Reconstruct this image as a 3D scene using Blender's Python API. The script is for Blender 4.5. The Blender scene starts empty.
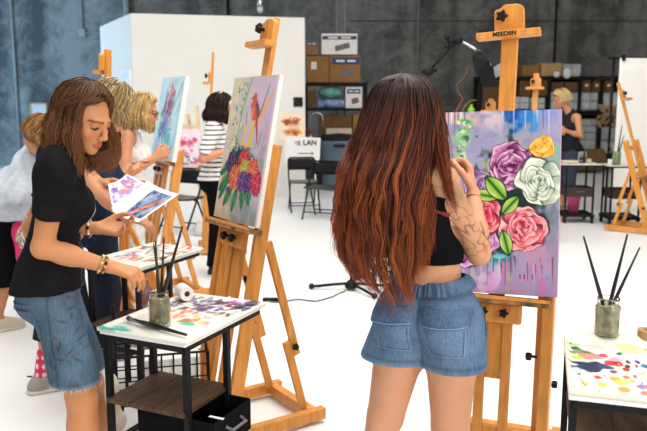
import bpy, bmesh, math, random
import numpy as np
from mathutils import Vector, Matrix, Euler
from mathutils.bvhtree import BVHTree

SC = bpy.context.scene
COL = SC.collection
# ------------------------------------------------------------------ camera
CAM_H, PITCH, FPX = 1.56, math.radians(8.65), 720.0
cam_data = bpy.data.cameras.new('camera')
cam = bpy.data.objects.new('camera', cam_data)
COL.objects.link(cam)
cam.location = (0, 0, CAM_H)
cam.rotation_euler = (math.pi / 2 - PITCH, 0, 0)
cam_data.sensor_width = 36.0
cam_data.lens = FPX / 647.0 * 36.0
cam_data.clip_start = 0.05
cam_data.dof.use_dof = True
cam_data.dof.focus_distance = 2.7
cam_data.dof.aperture_fstop = 4.5
SC.camera = cam
# ------------------------------------------------------------------ world, lights, exposure
world = bpy.data.worlds.new('world')
SC.world = world
world.use_nodes = True
world.node_tree.nodes['Background'].inputs[0].default_value = (1.0, 0.965, 0.92, 1)
world.node_tree.nodes['Background'].inputs[1].default_value = 0.34
SC.view_settings.view_transform = 'Standard'
SC.view_settings.look = 'None'
SC.view_settings.exposure = 0.28
SC.view_settings.gamma = 1.0
SC.view_settings.use_curve_mapping = False


def area(name, loc, target, sx, sy, power, color):
    l = bpy.data.lights.new(name, 'AREA')
    l.shape = 'RECTANGLE'
    l.size, l.size_y = sx, sy
    l.energy = power
    l.color = color
    o = bpy.data.objects.new(name, l)
    COL.objects.link(o)
    o.location = loc
    d = Vector(target) - Vector(loc)
    o.rotation_euler = d.to_track_quat('-Z', 'Y').to_euler()
    return o


area('ceiling_panel_light', (0.4, 4.2, 6.0), (0.4, 4.2, 0), 9, 9, 690, (1.0, 0.97, 0.92))
area('roller_door_daylight', (-10.6, 12.4, 2.6), (-4.0, 17.0, 1.4), 5.0, 3.8, 400, (0.46, 0.74, 1.0))
area('front_right_fill', (4.2, -3.6, 3.4), (-0.3, 3.6, 0.9), 4.0, 2.6, 330, (1.0, 0.955, 0.88))  # added soft fill from front right for the faces, no window there


# ------------------------------------------------------------------ measuring helpers
_F = Vector((0, math.cos(PITCH), -math.sin(PITCH)))
_U = Vector((0, math.sin(PITCH), math.cos(PITCH)))


def P(px, py, Y):
    """point on the sight line of a photo pixel at distance Y along the floor"""
    d = Vector(((px - 323.5) / FPX, 0, 0)) + _U * ((215.5 - py) / FPX) + _F
    return Vector((0, 0, CAM_H)) + d * (Y / d.y)


def G(px, py, z=0.0):
    """point where the sight line meets the height z"""
    d = Vector(((px - 323.5) / FPX, 0, 0)) + _U * ((215.5 - py) / FPX) + _F
    return Vector((0, 0, CAM_H)) + d * ((z - CAM_H) / d.z)


V = Vector


def lin(c):
    return tuple((x / 12.92 if x <= .04045 else ((x + .055) / 1.055) ** 2.4) for x in c)


def rgb(r, g, b):
    return lin((r / 255, g / 255, b / 255))


def frame_of(p):
    o = V((0, 0, 0))
    while p:
        o = o + p.location
        p = p.parent
    return o


# ------------------------------------------------------------------ mesh builder
class MB:
    def __init__(s):
        s.v, s.f, s.c = [], [], []

    def add(s, vs, fs):
        n = len(s.v)
        s.v += [tuple(v) for v in vs]
        s.f += [tuple(i + n for i in f) for f in fs]
        return s

    def box(s, c, size, R=None):
        c = V(c)
        hx, hy, hz = size[0] / 2, size[1] / 2, size[2] / 2
        vs = []
        for z in (-hz, hz):
            for x, y in ((-hx, -hy), (hx, -hy), (hx, hy), (-hx, hy)):
                p = V((x, y, z))
                vs.append(c + (R @ p if R else p))
        return s.add(vs, [(3, 2, 1, 0), (4, 5, 6, 7), (0, 1, 5, 4), (1, 2, 6, 5), (2, 3, 7, 6), (3, 0, 4, 7)])

    def bar(s, a, b, w, t, side=(1, 0, 0)):
        """rectangular stick a->b; w along `side`, t across"""
        a, b = V(a), V(b)
        d = (b - a).normalized()
        sd = V(side)
        sd = (sd - d * sd.dot(d)).normalized()
        n = d.cross(sd)
        vs = []
        for p in (a, b):
            for i, j in ((-1, -1), (1, -1), (1, 1), (-1, 1)):
                vs.append(p + sd * (i * w / 2) + n * (j * t / 2))
        return s.add(vs, [(3, 2, 1, 0), (4, 5, 6, 7), (0, 1, 5, 4), (1, 2, 6, 5), (2, 3, 7, 6), (3, 0, 4, 7)])

    def tube(s, pts, r, n=8, cap=True):
        pts = [V(p) for p in pts]
        rs = r if hasattr(r, '__len__') else [r] * len(pts)
        rings, up = [], None
        for i, p in enumerate(pts):
            d = (pts[min(i + 1, len(pts) - 1)] - pts[max(i - 1, 0)]).normalized()
            if up is None:
                up = d.orthogonal().normalized()
            up = (up - d * up.dot(d))
            up = up.normalized() if up.length > 1e-6 else d.orthogonal().normalized()
            q = d.cross(up)
            rings.append([p + (up * math.cos(2 * math.pi * k / n) + q * math.sin(2 * math.pi * k / n)) * rs[i] for k in range(n)])
        vs = [v for rg in rings for v in rg]
        fs = []
        for i in range(len(pts) - 1):
            for k in range(n):
                a, b = i * n + k, i * n + (k + 1) % n
                fs.append((a, b, b + n, a + n))
        if cap:
            fs.append(tuple(range(n - 1, -1, -1)))
            fs.append(tuple(range((len(pts) - 1) * n, len(pts) * n)))
        return s.add(vs, fs)

    def lathe(s, prof, c=(0, 0, 0), n=24, R=None, cap0=True, cap1=True, mod=None):
        c = V(c)
        vs = []
        for r, z in prof:
            for k in range(n):
                a = 2 * math.pi * k / n
                rr = r * (mod(a) if mod else 1)
                p = V((rr * math.cos(a), rr * math.sin(a), z))
                vs.append(c + (R @ p if R else p))
        fs = []
        for i in range(len(prof) - 1):
            for k in range(n):
                a, b = i * n + k, i * n + (k + 1) % n
                fs.append((a, b, b + n, a + n))
        if cap0:
            fs.append(tuple(range(n - 1, -1, -1)))
        if cap1:
            fs.append(tuple(range((len(prof) - 1) * n, len(prof) * n)))
        return s.add(vs, fs)

    def ball(s, c, r, n=12, m=8):
        r = r if hasattr(r, '__len__') else (r, r, r)
        vs = [V(c) + V((0, 0, -r[2]))]
        for i in range(1, m):
            t = -math.pi / 2 + math.pi * i / m
            for k in range(n):
                a = 2 * math.pi * k / n
                vs.append(V(c) + V((r[0] * math.cos(t) * math.cos(a), r[1] * math.cos(t) * math.sin(a), r[2] * math.sin(t))))
        vs.append(V(c) + V((0, 0, r[2])))
        fs = [(0, 1 + (k + 1) % n, 1 + k) for k in range(n)]
        for i in range(m - 2):
            for k in range(n):
                a, b = 1 + i * n + k, 1 + i * n + (k + 1) % n
                fs.append((a, b, b + n, a + n))
        l = len(vs) - 1
        b0 = 1 + (m - 2) * n
        fs += [(b0 + k, b0 + (k + 1) % n, l) for k in range(n)]
        return s.add(vs, fs)

    def grid(s, fn, nu, nv):
        vs = [fn(i / nu, j / nv) for j in range(nv + 1) for i in range(nu + 1)]
        fs = [(j * (nu + 1) + i, j * (nu + 1) + i + 1, (j + 1) * (nu + 1) + i + 1, (j + 1) * (nu + 1) + i) for j in range(nv) for i in range(nu)]
        return s.add(vs, fs)

    def build(s, name, m, parent=None, bev=0.0, smooth=False, world=False, solid=0.0):
        me = bpy.data.meshes.new(name)
        vs = s.v
        if world and parent:
            o = frame_of(parent)
            vs = [(v[0] - o.x, v[1] - o.y, v[2] - o.z) for v in vs]
        me.from_pydata(vs, [], s.f)
        me.update()
        return link(name, me, m, parent, bev, smooth, solid)


def link(name, me, m, parent=None, bev=0.0, smooth=False, solid=0.0):
    o = bpy.data.objects.new(name, me)
    COL.objects.link(o)
    if m:
        me.materials.append(m)
    if parent:
        o.parent = parent
    if smooth:
        me.polygons.foreach_set('use_smooth', [True] * len(me.polygons))
    if solid:
        md = o.modifiers.new('solid', 'SOLIDIFY')
        md.thickness = solid
        md.offset = 0
    if bev:
        md = o.modifiers.new('bevel', 'BEVEL')
        md.width = bev
        md.segments = 2
        md.limit_method = 'ANGLE'
        md.angle_limit = math.radians(40)
    return o


def thing(name, label, cat, loc=(0, 0, 0), rz=0.0, group=None):
    o = bpy.data.objects.new(name, None)
    COL.objects.link(o)
    o.empty_display_size = .1
    o.location = loc
    o.rotation_euler = (0, 0, rz)
    return tag(o, label, cat, group)


def tag(o, label, cat, group=None):
    o['label'] = label
    o['category'] = cat
    if group:
        o['group'] = group
    return o


def struct(o):
    o['kind'] = 'structure'
    return o


def dup(root, loc, rz, label=None, group=None):
    r = root.copy()
    COL.objects.link(r)
    r.location, r.rotation_euler = loc, (0, 0, rz)
    if label:
        r['label'] = label
    if group:
        r['group'] = group
    kids = [o for o in bpy.data.objects if o.parent == root]
    for ch in kids:
        c = ch.copy()
        COL.objects.link(c)
        c.parent = r
        for g in [o for o in bpy.data.objects if o.parent == ch]:
            d = g.copy()
            COL.objects.link(d)
            d.parent = c
    return r


def text_mesh(txt, size, m, parent, M, name='lettering', extrude=.0008, align='CENTER', bold=0.0):
    cu = bpy.data.curves.new('t', 'FONT')
    cu.body = txt
    cu.size = size
    cu.extrude = extrude
    cu.align_x = align
    cu.align_y = 'CENTER'
    cu.offset = bold
    t = bpy.data.objects.new('t', cu)
    COL.objects.link(t)
    dg = bpy.context.evaluated_depsgraph_get()
    me = bpy.data.meshes.new_from_object(t.evaluated_get(dg))
    bpy.data.objects.remove(t)
    me.transform(M)
    return link(name, me, m, parent)


# text plane matrix: text lies in local x (right) / z (up), facing -y
def face_front(c):
    return Matrix.Translation(V(c)) @ Matrix.Rotation(math.pi / 2, 4, 'X')


# ------------------------------------------------------------------ distance-field sculpting (numpy)
class SDF:
    def __init__(s):
        s.ops = []

    def cap(s, a, b, ra, rb=None, k=.02, op='u', flat=False):
        s.ops.append((op, 'cap', np.array(a, float), np.array(b, float), ra, ra if rb is None else rb, k, flat))
        return s

    def ell(s, c, r, ax=None, k=.02, op='u'):
        r = r if hasattr(r, '__len__') else (r, r, r)
        A = np.eye(3) if ax is None else np.array([list(a) for a in ax], float)
        s.ops.append((op, 'ell', np.array(c, float), np.array(r, float), A, k))
        return s

    def plane(s, p, n):
        """keep the side the normal points away from"""
        s.ops.append(('c', 'plane', np.array(p, float), np.array(V(n).normalized(), float)))
        return s

    def noise(s, amp, freq, seed=0, dirs=None):
        s.ops.append(('n', amp, freq, seed, dirs))
        return s

    def arrays(s, vox):
        lo, hi = np.full(3, 1e9), np.full(3, -1e9)
        for o in s.ops:
            if o[0] == 'u':
                if o[1] == 'cap':
                    for p, r in ((o[2], o[4]), (o[3], o[5])):
                        lo, hi = np.minimum(lo, p - r), np.maximum(hi, p + r)
                else:
                    m = max(o[3])
                    lo, hi = np.minimum(lo, o[2] - m), np.maximum(hi, o[2] + m)
        pad = .03 + 3 * vox
        lo, hi = lo - pad, hi + pad
        n = np.ceil((hi - lo) / vox).astype(int) + 1
        F = np.full(n, 1.0, np.float32)
        ax = [(lo[i] + vox * np.arange(n[i])).astype(np.float32) for i in range(3)]
        for o in s.ops:
            if o[1] in ('cap', 'ell') and o[0] in 'us':
                if o[1] == 'cap':
                    a, b, ra, rb, k, flat = o[2:]
                    m = max(ra, rb) + k + 3 * vox
                    l, h = np.minimum(a, b) - m, np.maximum(a, b) + m
                else:
                    c, r, A, k = o[2:]
                    m = max(r) + k + 3 * vox
                    l, h = c - m, c + m
                i0 = np.clip(((l - lo) / vox).astype(int), 0, n - 1)
                i1 = np.clip(((h - lo) / vox).astype(int) + 1, 1, n)
                X = ax[0][i0[0]:i1[0], None, None]
                Y = ax[1][None, i0[1]:i1[1], None]
                Z = ax[2][None, None, i0[2]:i1[2]]
                if o[1] == 'cap':
                    ba = b - a
                    L2 = max(float(ba @ ba), 1e-12)
                    px, py, pz = X - a[0], Y - a[1], Z - a[2]
                    t = (px * ba[0] + py * ba[1] + pz * ba[2]) / L2
                    h_ = np.clip(t, 0, 1)
                    d = np.sqrt((px - h_ * ba[0]) ** 2 + (py - h_ * ba[1]) ** 2 + (pz - h_ * ba[2]) ** 2) - (ra + (rb - ra) * h_)
                    if flat:
                        d = np.maximum(d, (t - 1) * math.sqrt(L2))
                else:
                    px, py, pz = X - c[0], Y - c[1], Z - c[2]
                    q = [(px * A[i][0] + py * A[i][1] + pz * A[i][2]) / r[i] for i in range(3)]
                    k0 = np.sqrt(q[0] ** 2 + q[1] ** 2 + q[2] ** 2)
                    k1 = np.sqrt((q[0] / r[0]) ** 2 + (q[1] / r[1]) ** 2 + (q[2] / r[2]) ** 2) + 1e-9
                    d = k0 * (k0 - 1) / k1
                d = d.astype(np.float32)
                W = F[i0[0]:i1[0], i0[1]:i1[1], i0[2]:i1[2]]
                if o[0] == 'u':
                    hh = np.clip(.5 + .5 * (W - d) / k, 0, 1)
                    W[...] = W * (1 - hh) + d * hh - k * hh * (1 - hh)
                else:
                    hh = np.clip(.5 - .5 * (W + d) / k, 0, 1)
                    W[...] = W * (1 - hh) - d * hh + k * hh * (1 - hh)
            elif o[0] == 'c':
                p, nn = o[2], o[3]
                d = (ax[0][:, None, None] - p[0]) * nn[0] + (ax[1][None, :, None] - p[1]) * nn[1] + (ax[2][None, None, :] - p[2]) * nn[2]
                np.maximum(F, d.astype(np.float32), out=F)
            elif o[0] == 'n':
                amp, fr, seed, dirs = o[1:]
                rs = np.random.RandomState(seed)
                near = np.abs(F) < .05
                I = np.nonzero(near)
                x, y, z = ax[0][I[0]], ax[1][I[1]], ax[2][I[2]]
                acc = 0
                for q in range(5):
                    dv = rs.normal(size=3)
                    if dirs is not None:
                        dv = dv * np.array(dirs)
                    dv /= np.linalg.norm(dv)
                    ph = rs.uniform(0, 6.28)
                    acc = acc + np.sin((x * dv[0] + y * dv[1] + z * dv[2]) * fr * rs.uniform(.6, 1.6) + ph + 1.2 * np.sin(fr * .5 * (x * dv[1] + z * dv[0]) + ph))
                F[I] += (amp * acc / 2.2).astype(np.float32)
        return F, lo, vox

    def geo(s, vox):
        return surfnet(*s.arrays(vox))


def surfnet(F, lo, vox):
    S = F < 0
    c = [S[i:S.shape[0] - 1 + i, j:S.shape[1] - 1 + j, k:S.shape[2] - 1 + k] for i in (0, 1) for j in (0, 1) for k in (0, 1)]
    an, al = c[0].copy(), c[0].copy()
    for q in c[1:]:
        an |= q
        al &= q
    mix = an & ~al
    I = np.array(np.nonzero(mix))
    vid = np.full(mix.shape, -1, np.int32)
    vid[mix] = np.arange(I.shape[1])
    pos = np.zeros((I.shape[1], 3))
    cnt = np.zeros(I.shape[1])
    for axis in range(3):
        o1, o2 = [a for a in range(3) if a != axis]
        for u in (0, 1):
            for w in (0, 1):
                off = np.zeros(3, int)
                off[o1], off[o2] = u, w
                off2 = off.copy()
                off2[axis] = 1
                A = F[I[0] + off[0], I[1] + off[1], I[2] + off[2]]
                B = F[I[0] + off2[0], I[1] + off2[1], I[2] + off2[2]]
                m = (A < 0) != (B < 0)
                t = np.where(m, A / np.where(m, A - B, 1), 0)
                q = np.zeros((I.shape[1], 3))
                q[:, o1], q[:, o2], q[:, axis] = u, w, t
                pos += q * m[:, None]
                cnt += m
    pos = lo + vox * (I.T + pos / cnt[:, None])
    faces = []
    for axis in range(3):
        o1, o2 = (axis + 1) % 3, (axis + 2) % 3
        sl0, sl1 = [slice(1, -1)] * 3, [slice(1, -1)] * 3
        sl0[axis], sl1[axis] = slice(0, -1), slice(1, None)
        A, B = S[tuple(sl0)], S[tuple(sl1)]
        for flip, m in ((False, A & ~B), (True, ~A & B)):
            Q = np.array(np.nonzero(m))

            def cell(d1, d2):
                ix = [None] * 3
                ix[axis], ix[o1], ix[o2] = Q[axis], Q[o1] + d1, Q[o2] + d2
                return vid[ix[0], ix[1], ix[2]]
            q = np.stack([cell(0, 0), cell(1, 0), cell(1, 1), cell(0, 1)], 1)
            faces.append(q[:, ::-1] if flip else q)
    return pos, np.concatenate(faces)


def np_mesh(name, pos, faces, m, parent, cols=None, smooth=True, world=True, relax=1):
    me = bpy.data.meshes.new(name)
    pos = np.array(pos, float)
    for _ in range(relax):      # one gentle smoothing pass
        acc, n = np.zeros_like(pos), np.zeros(len(pos))
        for k in range(faces.shape[1]):
            a, b = faces[:, k], faces[:, (k + 1) % faces.shape[1]]
            np.add.at(acc, a, pos[b])
            np.add.at(n, a, 1)
            np.add.at(acc, b, pos[a])
            np.add.at(n, b, 1)
        pos = pos * .5 + .5 * acc / np.maximum(n, 1)[:, None]
    if world and parent is not None:
        pos = pos - np.array(frame_of(parent))
    nf, k = faces.shape
    me.vertices.add(len(pos))
    me.vertices.foreach_set('co', pos.astype(np.float32).ravel())
    me.loops.add(nf * k)
    me.loops.foreach_set('vertex_index', faces.astype(np.int32).ravel())
    me.polygons.add(nf)
    me.polygons.foreach_set('loop_start', np.arange(0, nf * k, k, dtype=np.int32))
    me.polygons.foreach_set('use_smooth', np.full(nf, smooth))
    me.update(calc_edges=True)
    me.validate()
    if cols is not None:
        set_cols(me, cols)
    o = link(name, me, m, parent)
    return o


def set_cols(me, cols):
    a = me.color_attributes.new('Col', 'FLOAT_COLOR', 'POINT')
    c = np.ones((len(me.vertices), 4), np.float32)
    c[:, :3] = cols
    a.data.foreach_set('color', c.ravel())


def strands_mesh(name, paths, radii, cols, m, parent):
    """paths: (N,S,3) arrays -> 3-sided tapered hairs in one mesh; cols (N,S,3)"""
    N, S, _ = paths.shape
    d = np.gradient(paths, axis=1)
    d /= np.linalg.norm(d, axis=2, keepdims=True) + 1e-9
    ref = np.array([.3, .8, .5])
    u = np.cross(d, ref)
    u /= np.linalg.norm(u, axis=2, keepdims=True) + 1e-9
    w = np.cross(d, u)
    ring = []
    for k in range(3):
        a = 2 * math.pi * k / 3
        ring.append(paths + (u * math.cos(a) + w * math.sin(a)) * radii[..., None])
    vs = np.stack(ring, 2).reshape(-1, 3)
    cc = np.repeat(cols[:, :, None, :], 3, 2).reshape(-1, 3)
    n, s, k = np.meshgrid(np.arange(N), np.arange(S - 1), np.arange(3), indexing='ij')
    b = (n * S + s) * 3
    fs = np.stack([b + k, b + (k + 1) % 3, b + 3 + (k + 1) % 3, b + 3 + k], -1).reshape(-1, 4)
    return np_mesh(name, vs, fs, m, parent, cols=cc, relax=0)


# ------------------------------------------------------------------ materials
def new_mat(name):
    m = bpy.data.materials.new(name)
    m.use_nodes = True
    return m, m.node_tree, m.node_tree.nodes['Principled BSDF']


def mat(name, col, rough=.6, metal=0.0, var=.08, scale=8.0, stretch=(1, 1, 1), bump=0.0, bscale=60.0, spec=.4, sss=0.0, attr=False, sheen=0.0, col2=None, coord='Object'):
    m, nt, b = new_mat(name)
    N = nt.nodes
    tc = N.new('ShaderNodeTexCoord')
    mp = N.new('ShaderNodeMapping')
    mp.inputs['Scale'].default_value = stretch
    nt.links.new(tc.outputs[coord], mp.inputs[0])
    nz = N.new('ShaderNodeTexNoise')
    nz.inputs['Scale'].default_value = scale
    nz.inputs['Detail'].default_value = 5
    nt.links.new(mp.outputs[0], nz.inputs['Vector'])
    rp = N.new('ShaderNodeValToRGB')
    c2 = col2 or tuple(min(1, x * (1 + var)) for x in col)
    c1 = col if col2 else tuple(x * (1 - var) for x in col)
    rp.color_ramp.elements[0].position, rp.color_ramp.elements[1].position = .34, .66
    rp.color_ramp.elements[0].color = (*c1, 1)
    rp.color_ramp.elements[1].color = (*c2, 1)
    nt.links.new(nz.outputs['Fac'], rp.inputs[0])
    out = rp.outputs[0]
    if attr:
        at = N.new('ShaderNodeVertexColor')
        at.layer_name = 'Col'
        mx = N.new('ShaderNodeMix')
        mx.data_type = 'RGBA'
        mx.blend_type = 'MULTIPLY'
        mx.inputs[0].default_value = 1
        nt.links.new(out, mx.inputs[6])
        nt.links.new(at.outputs[0], mx.inputs[7])
        out = mx.outputs[2]
    nt.links.new(out, b.inputs['Base Color'])
    b.inputs['Roughness'].default_value = rough
    b.inputs['Metallic'].default_value = metal
    b.inputs['Specular IOR Level'].default_value = spec
    if sss:
        b.inputs['Subsurface Weight'].default_value = sss
        b.inputs['Subsurface Radius'].default_value = (.012, .005, .003)
        b.inputs['Subsurface Scale'].default_value = 1
    if sheen:
        b.inputs['Sheen Weight'].default_value = sheen
    if bump:
        n2 = N.new('ShaderNodeTexNoise')
        n2.inputs['Scale'].default_value = bscale
        n2.inputs['Detail'].default_value = 4
        nt.links.new(mp.outputs[0], n2.inputs['Vector'])
        bp = N.new('ShaderNodeBump')
        bp.inputs['Strength'].default_value = bump
        bp.inputs['Distance'].default_value = .01
        nt.links.new(n2.outputs['Fac'], bp.inputs['Height'])
        nt.links.new(bp.outputs[0], b.inputs['Normal'])
    return m


def glass_mat(name, col, rough=.05, ior=1.2):
    m, nt, b = new_mat(name)
    b.inputs['Base Color'].default_value = (*col, 1)
    b.inputs['Transmission Weight'].default_value = 1
    b.inputs['Roughness'].default_value = rough
    b.inputs['IOR'].default_value = ior
    return m


M = {}
M['wood'] = mat('easel_wood', (.64, .265, .050), .42, var=.16, scale=5, stretch=(9, 9, 1.2))
M['wood_dim'] = mat('far_easel_wood', (.56, .25, .07), .5, var=.12, scale=5)
M['pale_wood'] = mat('pale_wood', (.74, .50, .26), .5, var=.1, scale=5)
M['black_plastic'] = mat('black_plastic', (.007, .007, .008), .55, spec=.22)
M['black_metal'] = mat('black_metal', (.006, .006, .007), .6, spec=.2)
M['dark_wood'] = mat('rustic_board', (.030, .014, .006), .55, scale=4, stretch=(2, 14, 2), col2=(.105, .050, .020), bump=.2)
M['steel'] = mat('steel', (.55, .55, .56), .25, metal=1)
M['paint'] = None
M['white_paper'] = mat('white_paper', (.82, .81, .78), .7, var=.03)
M['white_plastic'] = mat('white_plastic', (.8, .8, .79), .4, var=.02)
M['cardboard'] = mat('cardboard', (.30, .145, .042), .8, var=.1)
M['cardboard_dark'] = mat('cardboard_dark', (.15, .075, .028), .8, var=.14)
M['navy_print'] = mat('navy_print', (.02, .05, .16), .6)
M['black_cloth'] = mat('black_cloth', (.005, .005, .006), .95, var=.2, bump=.15, bscale=300, spec=.08)
M['ink'] = mat('ink', (.015, .012, .010), .7)


def attr_mat(name, rough=.55, spec=.35, bump=0.0, vary=0.0):
    m, nt, b = new_mat(name)
    at = nt.nodes.new('ShaderNodeVertexColor')
    at.layer_name = 'Col'
    nt.links.new(at.outputs[0], b.inputs['Base Color'])
    b.inputs['Roughness'].default_value = rough
    b.inputs['Specular IOR Level'].default_value = spec
    if bump:
        nz = nt.nodes.new('ShaderNodeTexNoise')
        nz.inputs['Scale'].default_value = 90
        tc = nt.nodes.new('ShaderNodeTexCoord')
        nt.links.new(tc.outputs['Object'], nz.inputs['Vector'])
        bp = nt.nodes.new('ShaderNodeBump')
        bp.inputs['Strength'].default_value = bump
        bp.inputs['Distance'].default_value = .004
        nt.links.new(nz.outputs['Fac'], bp.inputs['Height'])
        nt.links.new(bp.outputs[0], b.inputs['Normal'])
    return m


M['paint'] = attr_mat('painted_canvas', .5, .3, .25)
M['print'] = attr_mat('printed_paper', .6, .3)
M['hair'] = attr_mat('hair_fibres', .42, .35)
M['hair_far'] = attr_mat('hair_fibres_soft', .6, .25)


# ------------------------------------------------------------------ painting pigments (numpy)
def vnoise(h, w, cells, seed):
    rs = np.random.RandomState(seed)
    gy, gx = max(2, int(cells * h / w)) + 2, cells + 2
    g = rs.rand(gy, gx)
    y, x = np.linspace(0, gy - 1.001, h), np.linspace(0, gx - 1.001, w)
    yi, xi = y.astype(int), x.astype(int)
    fy, fx = (y - yi)[:, None], (x - xi)[None]
    fy, fx = fy * fy * (3 - 2 * fy), fx * fx * (3 - 2 * fx)
    a = g[yi][:, xi] * (1 - fx) + g[yi][:, np.minimum(xi + 1, gx - 1)] * fx
    yi2 = np.minimum(yi + 1, gy - 1)
    b = g[yi2][:, xi] * (1 - fx) + g[yi2][:, np.minimum(xi + 1, gx - 1)] * fx
    return a * (1 - fy) + b * fy


class Paint:
    """x runs 0..1 left to right, y runs 0..asp top to bottom, colours 0..255"""

    def __init__(s, w, asp, base, seed=0):
        s.w, s.h, s.asp = w, int(w * asp), asp
        s.img = np.ones((s.h, s.w, 3)) * np.array(base, float)
        s.x, s.y = np.meshgrid(np.linspace(0, 1, s.w), np.linspace(0, asp, s.h))
        s.n1 = vnoise(s.h, s.w, 9, seed) - .5
        s.n2 = vnoise(s.h, s.w, 24, seed + 1) - .5
        s.n3 = vnoise(s.h, s.w, 60, seed + 2) - .5
        s.wx = .05 * (vnoise(s.h, s.w, 7, seed + 5) - .5) + .035 * (vnoise(s.h, s.w, 16, seed + 6) - .5)
        s.wy = .05 * (vnoise(s.h, s.w, 7, seed + 7) - .5) + .035 * (vnoise(s.h, s.w, 16, seed + 8) - .5)
        s.warp = 0.0

    def mixin(s, a, col):
        a = np.clip(a, 0, 1)[..., None]
        s.img = s.img * (1 - a) + np.array(col, float) * a

    def local(s, cx, cy, rx, ry, rot):
        c, sn = math.cos(rot), math.sin(rot)
        dx, dy = s.x + s.warp * s.wx - cx, s.y + s.warp * s.wy - cy
        return (dx * c + dy * sn) / rx, (-dx * sn + dy * c) / ry

    def blob(s, cx, cy, rx, ry, rot=0, col=(0, 0, 0), al=1.0, soft=.3, n=.0):
        u, v = s.local(cx, cy, rx, ry, rot)
        d = np.sqrt(u * u + v * v) + n * (s.n1 + s.n2 * 1.3)
        s.mixin(al * (1 - np.clip((d - 1 + soft) / soft, 0, 1)), col)

    def stroke(s, pts, w, col, al=1.0, w1=None, n=0.0, soft=.4):
        pts = np.array(pts, float)
        w1 = w if w1 is None else w1
        best = np.full(s.x.shape, 9.)
        L = len(pts) - 1
        for i in range(L):
            a, b = pts[i], pts[i + 1]
            d = b - a
            t = np.clip(((s.x - a[0]) * d[0] + (s.y - a[1]) * d[1]) / (d @ d + 1e-9), 0, 1)
            ww = w + (w1 - w) * (i + t) / L
            best = np.minimum(best, np.hypot(s.x - a[0] - t * d[0], s.y - a[1] - t * d[1]) / np.maximum(ww, 1e-4))
        best = best + n * s.n2 * 2
        s.mixin(al * (1 - np.clip((best - 1 + soft) / soft, 0, 1)), col)

    def petal(s, cx, cy, rx, ry, rot, dark, base, light, line, al=1):
        """u runs outward along rot: deep fold inside, pale rolled rim outside"""
        u, v = s.local(cx, cy, rx, ry, rot)
        d = np.sqrt(u * u + v * v) + .10 * s.n2
        out = u / np.maximum(np.sqrt(np.maximum(1 - v * v, .02)), .15)
        t = np.clip((out + .9) / 1.9 + .22 * s.n2 + .10 * s.n3, 0, 1)[..., None]
        D, B, Lt = (np.array(q, float) for q in (dark, base, light))
        c = np.where(t < .52, D + (B - D) * (t / .52), B + (Lt - B) * np.clip((t - .52) / .42, 0, 1) ** 1.8)
        st = np.clip(np.sin(v * 9 + 5 * s.n1) * .5 + .1, 0, 1)[..., None] * (1 - t) * .5
        c = c * (1 - st) + D * st
        edge = np.clip((d - .90) / .05, 0, 1)[..., None]
        c = c * (1 - .75 * edge) + np.array(line, float) * .75 * edge
        a = (al * (1 - np.clip((d - .95) / .05, 0, 1)))[..., None]
        s.img = s.img * (1 - a) + c * a

    def rose(s, cx, cy, R, dark, base, light, line, seed=0, sq=.92, rings=5):
        rs = random.Random(seed)
        s.warp = 1.0
        s.blob(cx, cy, R * 1.04, R * 1.04 * sq, 0, line, .9, .12, .15)
        rr = R
        for k in range(rings + 1):
            n = (5, 5, 4, 3, 3, 2, 2)[min(k, 6)]
            o = rs.uniform(0, 6.28)
            for q in range(n):
                a = o + q * 2 * math.pi / n + rs.uniform(-.3, .3)
                off = rr * rs.uniform(.40, .54)
                s.petal(cx + math.cos(a) * off, cy + math.sin(a) * off * sq, rr * rs.uniform(.46, .56), rr * rs.uniform(.66, .84), math.atan2(math.sin(a) * sq, math.cos(a)) + rs.uniform(-.3, .3), dark, base, light, line)
            rr *= .72
            cy -= R * .02
            cx += R * rs.uniform(-.02, .02)
        s.stroke([(cx + rr * .9 * math.cos(q * .8) * (1 - q / 9), cy + rr * .8 * math.sin(q * .8) * (1 - q / 9)) for q in range(8)], R * .030, line, .85, R * .015)
        s.warp = 0.0

    def leaf(s, a, b, w, dark, base, light, line):
        a, b = np.array(a, float), np.array(b, float)
        c = (a + b) / 2
        L = np.linalg.norm(b - a) / 2
        r = math.atan2(b[1] - a[1], b[0] - a[0])
        u, v = s.local(c[0], c[1], L, w, r)
        d = np.sqrt(np.abs(u) ** 2.0 + np.abs(v / np.maximum(1 - .45 * u * u, .3)) ** 2)
        al = (1 - np.clip((d - .95) / .08, 0, 1))[..., None]
        t = np.clip(np.abs(v) * 1.1 + .2 * s.n2, 0, 1)[..., None]
        c3 = np.array(base, float) * (1 - t) + np.array(light, float) * t
        mid = (np.clip(1 - np.abs(v) / .22, 0, 1))[..., None]
        c3 = c3 * (1 - mid) + np.array(dark, float) * mid
        e = np.clip((d - .84) / .08, 0, 1)[..., None]
        c3 = c3 * (1 - e) + np.array(line, float) * e
        s.img = s.img * (1 - al) + c3 * al

    def colors(s):
        c = np.clip(s.img / 255, 0, 1)
        return np.where(c <= .04045, c / 12.92, ((c + .055) / 1.055) ** 2.4)


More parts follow.
